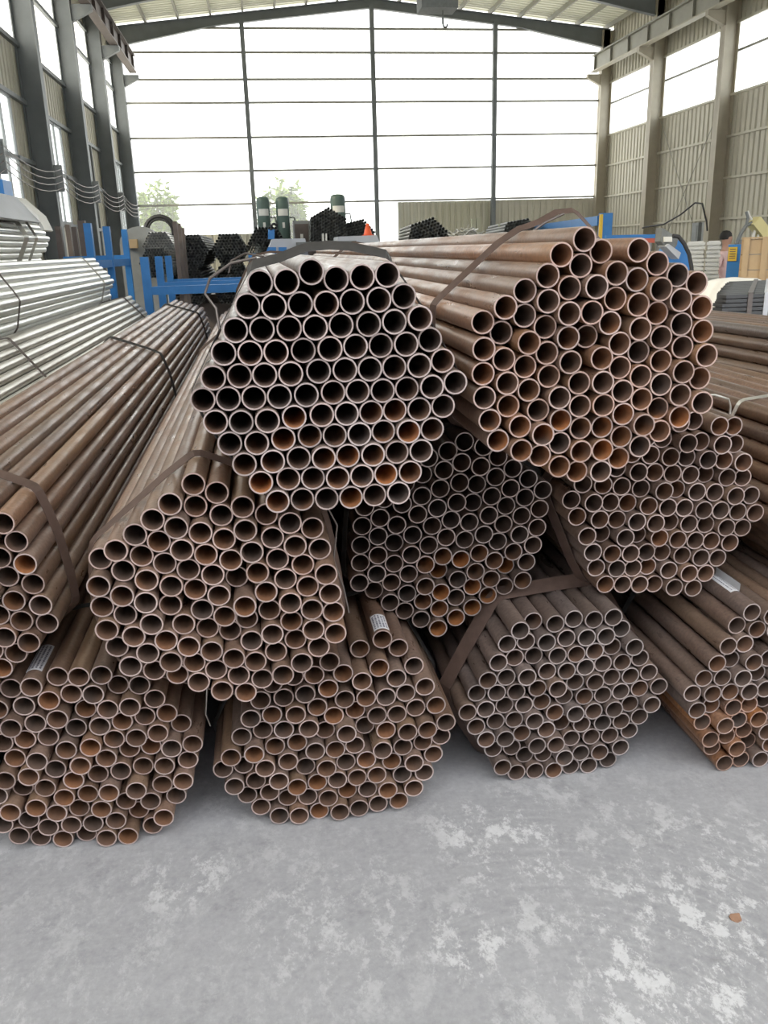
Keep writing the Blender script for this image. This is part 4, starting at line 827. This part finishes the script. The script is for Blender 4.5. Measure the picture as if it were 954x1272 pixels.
# right: blue bender with black box, hose and white plate
t = empty('pipe_bender', (4.5, 9, 0)); tag(t, 'blue pipe bending machine with a black box and hose behind the reddish bundle', 'machine')
MB().prism(at_poly(((826, 360), (822, 330), (834, 306), (842, 298), (851, 303), (858, 318), (861, 345), (861, 372)), 9)[::-1], 'y', 9, 9.25).build('arm', M['blue'], t)
MB().prism(at_poly(((821, 300), (823, 283), (835, 291), (843, 292), (841, 304), (836, 312), (826, 306)), 8.85)[::-1], 'y', 8.85, 9.0).build('black_box', M['black'], t)
MB().prism(at_poly(((825, 300.5), (825, 294), (835, 294), (835, 300.5)), 8.83)[::-1], 'y', 8.83, 8.85).build('white_plate', M['white'], t)
MB().prism(at_poly(((827, 306), (831, 303), (846, 314), (843, 322)), 8.80)[::-1], 'y', 8.80, 8.98).build('bracket', M['grey'], t)
MB().tube([at(x, y, 8.7) for x, y in ((836, 293), (843, 294), (850, 303), (856, 316), (859, 332), (860, 350))], 0.022, 8).build('hose', M['rubber'], t)
p = at(842, 360, 9.1); MB().box((p.x - 0.14, 9.0, 0), (p.x + 0.14, 9.25, p.z + 0.05)).build('stand', M['blue'], t)
# blue and red tubes level behind the reddish bundle
for (y0, mat, lab, Y) in ((293.5, 'blue', 'long level blue tube behind the reddish topmost bundle', 12.0), (298.5, 'redpaint', 'long level red tube below the blue one', 11.6)):
    a, b = at(752, y0 + 1.5, Y), at(820, y0, Y); mb = MB(); mb.bar(a, b, 0.07, 0.06)
    tag(mb.build('painted_beam', M[mat]), lab, 'beam')
p = at(786, 304, 11.8)
t = empty('trestle', (p.x, 11.8, 0)); tag(t, 'grey trestle under the blue and red tubes', 'trestle')
for dx in (-0.32, 0.32):
    MB().box((p.x + dx - 0.04, 11.55, 0), (p.x + dx + 0.04, 11.64, at(786, 301, 11.6).z)).build('leg', M['midgrey'], t)
    MB().box((p.x + dx - 0.04, 11.96, 0), (p.x + dx + 0.04, 12.04, at(786, 296.5, 12.0).z)).build('leg', M['midgrey'], t)
# stacks of galvanised planks
for (px0, px1, Y, lab) in ((853, 876, 12.6, 'left stack of galvanised planks beside the blue bender'), (878.5, 896, 12.4, 'right stack of galvanised planks beside the person')):
    mb = MB(); a, b = at(px0, 300, Y), at(px1, 300, Y); n = 27; rs = random.Random(px0); wd = (b.x - a.x) * 0.88
    for k in range(n):
        z = k * 1.62 / n; dx = rs.uniform(-0.012, 0.012)
        mb.box((dx, 0, z), (wd + dx, 0.6, z + 1.62 / n * 0.72)); mb.box((0.02, 0.03, z + 1.62 / n * 0.72), (wd - 0.02, 0.56, z + 1.62 / n))
    o = mb.build('plank_stack', M['white']); o.location = (a.x, Y, 0); o.rotation_euler = (0, 0, math.radians(-28.5))
    tag(o, lab, 'plank stack', 'stacks of galvanised planks')
# blue cabinet with yellow label
a, b = at(905, 304, 11.3), at(921, 304, 11.3); t = empty('tool_cabinet', (a.x, 11.3, 0)); t.rotation_euler = (0, 0, math.radians(-30)); tag(t, 'dark blue tool cabinet with a yellow notice left of the crate', 'cabinet')
MB().box((a.x, 11.3, 0.0), (b.x + 0.02, 11.8, a.z)).build('body', M['blue'], t)
q0, q1 = at(906, 307, 11.28), at(914, 324, 11.28); MB().box((q0.x, 11.28, q1.z), (q1.x, 11.3, q0.z)).build('notice', M['yellow'], t)
for k in range(5): MB().box((q0.x + 0.02, 11.275, q1.z + 0.03 + 0.03 * k), (q1.x - 0.02, 11.28, q1.z + 0.04 + 0.03 * k)).build('printed_line', M['brownpost'], t)
# plywood crate
a = at(921.5, 297, 10.0); x0, x1, z1 = a.x, a.x + 1.3, a.z; t = empty('wooden_crate', (x0, 10.0, 0)); t.rotation_euler = (0, 0, math.radians(-31)); tag(t, 'pale plywood crate with battens at the right edge', 'crate')
nb = 9
for k in range(nb):
    MB().box((x0 + 0.01, 10.0 + 0.002 * (k % 3), z1 * k / nb + 0.004), (x1 - 0.01, 10.02 + 0.002 * (k % 3), z1 * (k + 1) / nb - 0.004)).build('board', M['ply'], t)
    MB().box((x0, 10.02, z1 * k / nb + 0.004), (x0 + 0.02, 11.0, z1 * (k + 1) / nb - 0.004)).build('board', M['ply'], t)
for xx in (x0 + 0.06, x0 + 0.27, x1 - 0.10): MB().box((xx - 0.035, 9.975, 0), (xx + 0.035, 10.0, z1)).build('batten', M['ply'], t)
MB().box((x0, 9.98, z1), (x1, 11.02, z1 + 0.02)).build('lid', M['ply'], t)
# cream swivel arm above the crate
t = empty('swivel_arm', (at(940, 300, 11.5).x, 11.5, 0)); tag(t, 'cream headed swivel arm machine rising behind the crate', 'machine')
P = lambda x, y: at(x, y, 11.5)
MB().bar(P(936, 274), P(951, 293), 0.18, 0.14).build('head', M['cream'], t)
MB().tube([P(934, 273), P(931, 268), P(929, 262)], 0.015, 6).build('lever', M['white'], t)
MB().tube([P(934, 277), P(927, 280), P(922, 287), P(917, 297), P(915, 305)], 0.026, 8).build('arm', M['black'], t)
MB().tube([P(927, 280), P(929, 270), P(927, 263)], 0.02, 8).build('handle', M['black'], t)
for x in (938, 944, 950): MB().tube([P(x, 286), P(x - 3, 297)], 0.02, 8).build('strut', M['white'], t)
q = P(944, 297); MB().box((q.x - 0.25, 11.4, 0), (q.x + 0.25, 11.7, q.z)).build('stand', M['midgrey'], t)

# white plastic heap
c = at(912, 345, 8.0); mb = MB(); v = []; f = []; rs = random.Random(8); nr, ns = 12, 36
ph = [rs.uniform(0, 6) for _ in range(6)]
for i in range(nr + 1):
    u = i / nr
    for k in range(ns):
        q = 2 * PI * k / ns; fold = 1 + 0.10 * math.sin(5 * q + ph[0]) + 0.07 * math.sin(9 * q + ph[1] + 3 * u) + 0.04 * math.sin(17 * q + ph[2])
        r = (0.06 + 0.72 * u ** 0.62) * (fold if u > 0.05 else 1)
        z = c.z * (1 - u ** 1.9) + 0.04 * math.sin(3 * q + 7 * u + ph[3]) * (1 - u) * u * 3
        v.append((c.x + 0.02 + r * math.cos(q) * 0.80, 8.0 + r * math.sin(q), max(0.0, z)))
for i in range(nr):
    for k in range(ns): f.append((i * ns + k, (i + 1) * ns + k, (i + 1) * ns + (k + 1) % ns, i * ns + (k + 1) % ns))
f.append(tuple(range(ns))); f.append(tuple(range(nr * ns, nr * ns + ns))[::-1])
mb.add(v, f, 0, True); tag(mb.build('plastic_heap', M['tarp']), 'crumpled white plastic sheeting heap beside the black bars', 'plastic sheeting')

# black bars in a strapped stack on a trestle
t = empty('bar_stack', (3.4, 5.2, 0)); tag(t, 'stack of black steel bars with grey straps at the right edge', 'bar stack')
NB, NL, y0, yd, zt, bh = 12, 9, 5.0, 0.135, 1.325, 0.026
mb = MB(); rs = random.Random(2)
for j in range(NB):
    for k in range(NL):
        y = y0 + j * yd; x = 2.86 + 0.085 * j + rs.uniform(-0.012, 0.012); z = zt - (k + 1) * bh
        mb.box((x, y, z), (x + 1.5, y + yd * 0.86, z + bh * 0.80))
mb.build('bars', M['bar'], t)['kind'] = 'stuff'
for xo, m_ in ((0.17, 'wire'), (0.28, 'grey'), (0.39, 'wire')):
    mb = MB(); xx = 2.86 + xo
    mb.box((xx - 0.016, y0 - 0.006, zt - NL * bh - 0.01), (xx + 0.016, y0 - 0.001, zt + 0.004))
    n1 = Vector((xx, y0, zt + 0.003)); n2 = Vector((xx + 0.085 * NB, y0 + yd * NB, zt + 0.003)); mb.bar(n1, n2, 0.032, 0.004); mb.build('strap', M[m_], t)
zb = zt - NL * bh
for xx in (3.15, 4.1): MB().box((xx - 0.05, y0 - 0.0, zb - 0.10), (xx + 0.05, y0 + yd * NB, zb)).build('bearer', M['brownpost'], t)
for xx in (3.15, 4.1):
    for yy in (5.1, 6.4): MB().box((xx - 0.05, yy - 0.05, 0), (xx + 0.05, yy + 0.05, zb - 0.1)).build('leg', M['brownpost'], t)

# person at the back
def skin_mesh(name, joints, edges, mat, parent, sub=2):
    me = bpy.data.meshes.new(name); me.from_pydata([j[:3] for j in joints], edges, []); me.materials.append(mat)
    o = bpy.data.objects.new(name, me); COL.objects.link(o)
    sk = o.modifiers.new('skin', 'SKIN'); sv = me.skin_vertices[0].data if me.skin_vertices else None
    if sv is None:
        bm = bmesh.new(); bm.from_mesh(me); bm.verts.layers.skin.verify(); bm.to_mesh(me); bm.free(); sv = me.skin_vertices[0].data
    for q, j in zip(sv, joints): q.radius = (j[3], j[4] if len(j) > 4 else j[3])
    sv[0].use_root = True
    ss = o.modifiers.new('smooth', 'SUBSURF'); ss.levels = sub; ss.render_levels = sub; sk.use_smooth_shade = True
    o.parent = parent; return o
pp = at(902, 300, 13.4); t = empty('person', (pp.x, 13.4, 0)); t.rotation_euler = (0, 0, math.radians(35))
tag(t, 'person in a pink shirt and dark trousers standing by the plank stacks', 'person')
jb = [(0, 0, 0.93, .11, .09), (0, 0, 1.12, .115, .085), (0, 0, 1.34, .14, .09), (0, 0, 1.47, .055), (0, -.005, 1.54, .058), (0, -.015, 1.63, .083, .095), (0, -.01, 1.71, .075, .085),
      (.17, 0, 1.40, .050), (.22, .01, 1.14, .040), (.20, -.10, .92, .028), (.20, -.14, .84, .030, .018), (-.17, 0, 1.40, .050), (-.22, .02, 1.14, .040), (-.21, -.06, .91, .028), (-.21, -.08, .83, .030, .018),
      (.09, 0, .86, .085), (.10, -.01, .48, .060), (.10, .02, .09, .040), (.10, -.14, .04, .034, .03), (-.09, 0, .86, .085), (-.10, -.01, .48, .060), (-.10, .02, .09, .040), (-.10, -.14, .04, .034, .03)]
eb = [(0, 1), (1, 2), (2, 3), (3, 4), (4, 5), (5, 6), (2, 7), (7, 8), (8, 9), (9, 10), (2, 11), (11, 12), (12, 13), (13, 14), (0, 15), (15, 16), (16, 17), (17, 18), (0, 19), (19, 20), (20, 21), (21, 22)]
skin_mesh('body', jb, eb, M['skin'], t)
skin_mesh('shirt', [(0, 0, 0.90, .135, .11), (0, 0, 1.12, .135, .105), (0, 0, 1.34, .158, .108), (0, 0, 1.45, .075), (.17, 0, 1.40, .065), (.215, .01, 1.18, .055), (-.17, 0, 1.40, .065), (-.215, .01, 1.18, .055)],
          [(0, 1), (1, 2), (2, 3), (2, 4), (4, 5), (2, 6), (6, 7)], M['pink'], t)
skin_mesh('trousers', [(0, 0, 0.95, .128, .105), (.09, 0, .84, .10), (.10, -.01, .48, .076), (.10, .02, .12, .062), (-.09, 0, .84, .10), (-.10, -.01, .48, .076), (-.10, .02, .12, .062)],
          [(0, 1), (1, 2), (2, 3), (0, 4), (4, 5), (5, 6)], M['trouser'], t)
mb = MB(); mb.lathe([(0.092, -0.02), (0.098, 0.03), (0.088, 0.075), (0.055, 0.11), (0.0, 0.122)], (0, 0.012, 1.655), 14); h = mb.build('hair', M['hair']); h.parent = t

# hoist under the roof
t = empty('crane_hoist', (5.3, 24, 9.2)); tag(t, 'dark crane hoist with a hook under the ridge', 'hoist')
a, b = at(522, 2, 24.0), at(567, 12, 24.0)
MB().box((a.x, 23.8, b.z), (b.x, 24.5, b.z + 0.55)).build('housing', M['black'], t)
MB().box((XL + 0.95, 24.0, b.z + 0.55), (XR - 0.95, 24.4, b.z + 1.05)).build('bridge_beam', M['dkpaint'], t)
q = at(551, 12, 24.0)
MB().tube([(q.x, 24.1, b.z), (q.x, 24.1, b.z - 0.18)], 0.02, 6).build('rope', M['black'], t)
MB().tube([(q.x, 24.1, b.z - 0.16), (q.x, 24.1, b.z - 0.30), (q.x + 0.03, 24.1, b.z - 0.38), (q.x + 0.10, 24.1, b.z - 0.38), (q.x + 0.12, 24.1, b.z - 0.31)], 0.028, 8).build('hook', M['black'], t)

# cables
t = empty('wall_cables', (XL + 0.6, 20, 3.4)); tag(t, 'set of thin cables strung along the left wall', 'cables')
for k in range(4):
    pts = []
    for a, b in zip((10.4, 15.5, 18.1, 23.2, 28.3, 33.4), (15.5, 18.1, 23.2, 28.3, 33.4, 38.2)):
        for i in range(6):
            u = i / 6; pts.append((XL + 0.68, a + (b - a) * u, 3.30 + 0.14 * k - 0.22 * 4 * u * (1 - u)))
    MB().tube(pts, 0.012, 5).build('cable', M['wire'], t)
for y in (18.1, 23.2, 28.3, 33.4):
    MB().box((XL + 0.52, y - 0.04, 3.2), (XL + 0.70, y + 0.04, 3.82)).build('insulator_bracket', M['midgrey'], t)
pts = [(XR - 0.53, y, z) for y, z in ((33.3, 2.12), (33.0, 2.15), (31.5, 2.20), (30.2, 2.50), (29.2, 2.85), (28.7, 2.80), (28.3, 2.2), (28.2, 1.9))]
tag(MB().tube(pts, 0.03, 6).build('hanging_cable', M['rubber']), 'black cable drooping between two columns of the right wall', 'cable')
for y, lab in ((29.5, 'left'), (28.8, 'right')):
    tag(MB().box((XR - 0.30, y - 0.22, 1.2), (XR + 0.0, y + 0.22, 2.2)).box((XR - 0.32, y - 0.15, 1.3), (XR - 0.30, y + 0.15, 2.1)).build('switch_box', M['midgrey']), lab + ' one of the two dark switch boxes on the right wall', 'switch box', 'switch boxes on the right wall')

# bamboo beyond the back wall
def bamboo(px0, px1, top, Y, n, label, seed):
    a, b = at(px0, top, Y), at(px1, top, Y); rs = random.Random(seed)
    t = empty('bamboo_clump', ((a.x + b.x) / 2, Y, -0.31)); tag(t, label, 'bamboo', 'bamboo outside the back wall')
    lf = MB(); st = MB()
    for k in range(n):
        x = rs.uniform(a.x, b.x); y = Y + rs.uniform(-0.8, 0.8); h = a.z * rs.uniform(0.62, 1.02); lean = rs.uniform(-0.25, 0.25)
        st.tube([(x, y, -0.31), (x + lean * 0.4, y, h * 0.6), (x + lean, y, h)], [0.035, 0.028, 0.008], 5)
        for q in range(130):
            u = rs.uniform(0.30, 1.0); c = Vector((x + lean * u, y, h * u)); d = Vector((rs.gauss(0, 1), rs.gauss(0, 1), rs.gauss(-0.1, 0.5))).normalized()
            e = d.cross(Vector((rs.gauss(0, 1), rs.gauss(0, 1), 1))).normalized() * rs.uniform(0.05, 0.09); L = rs.uniform(0.3, 0.6)
            lf.add([c, c + d * L * 0.45 + e, c + d * L, c + d * L * 0.45 - e], [(0, 1, 2, 3)])
    st.build('stems', M['bark'], t)['kind'] = 'stuff'; lf.build('foliage', M['leaf'], t)['kind'] = 'stuff'
bamboo(172, 214, 228, 44.0, 26, 'pale green bamboo clump outside the back wall at the left', 3)
bamboo(322, 372, 222, 45.0, 26, 'pale green bamboo clump outside behind the twin green tanks', 5)

# rust flake lying on the floor
fl = MB(); rs = random.Random(6)
q = [(0.019 * rs.uniform(0.55, 1.2) * math.cos(2 * PI * k / 9), 0.015 * rs.uniform(0.55, 1.2) * math.sin(2 * PI * k / 9)) for k in range(9)]
fl.prism(q, 'z', 0.0, 0.004); fo = fl.build('rust_flake', M['rustflake']); fo.location = (1.095, 1.587, 0.0); fo.rotation_euler = (0, 0, 0.6)
tag(fo, 'small brown rust flake alone on the concrete at the right', 'rust flake')
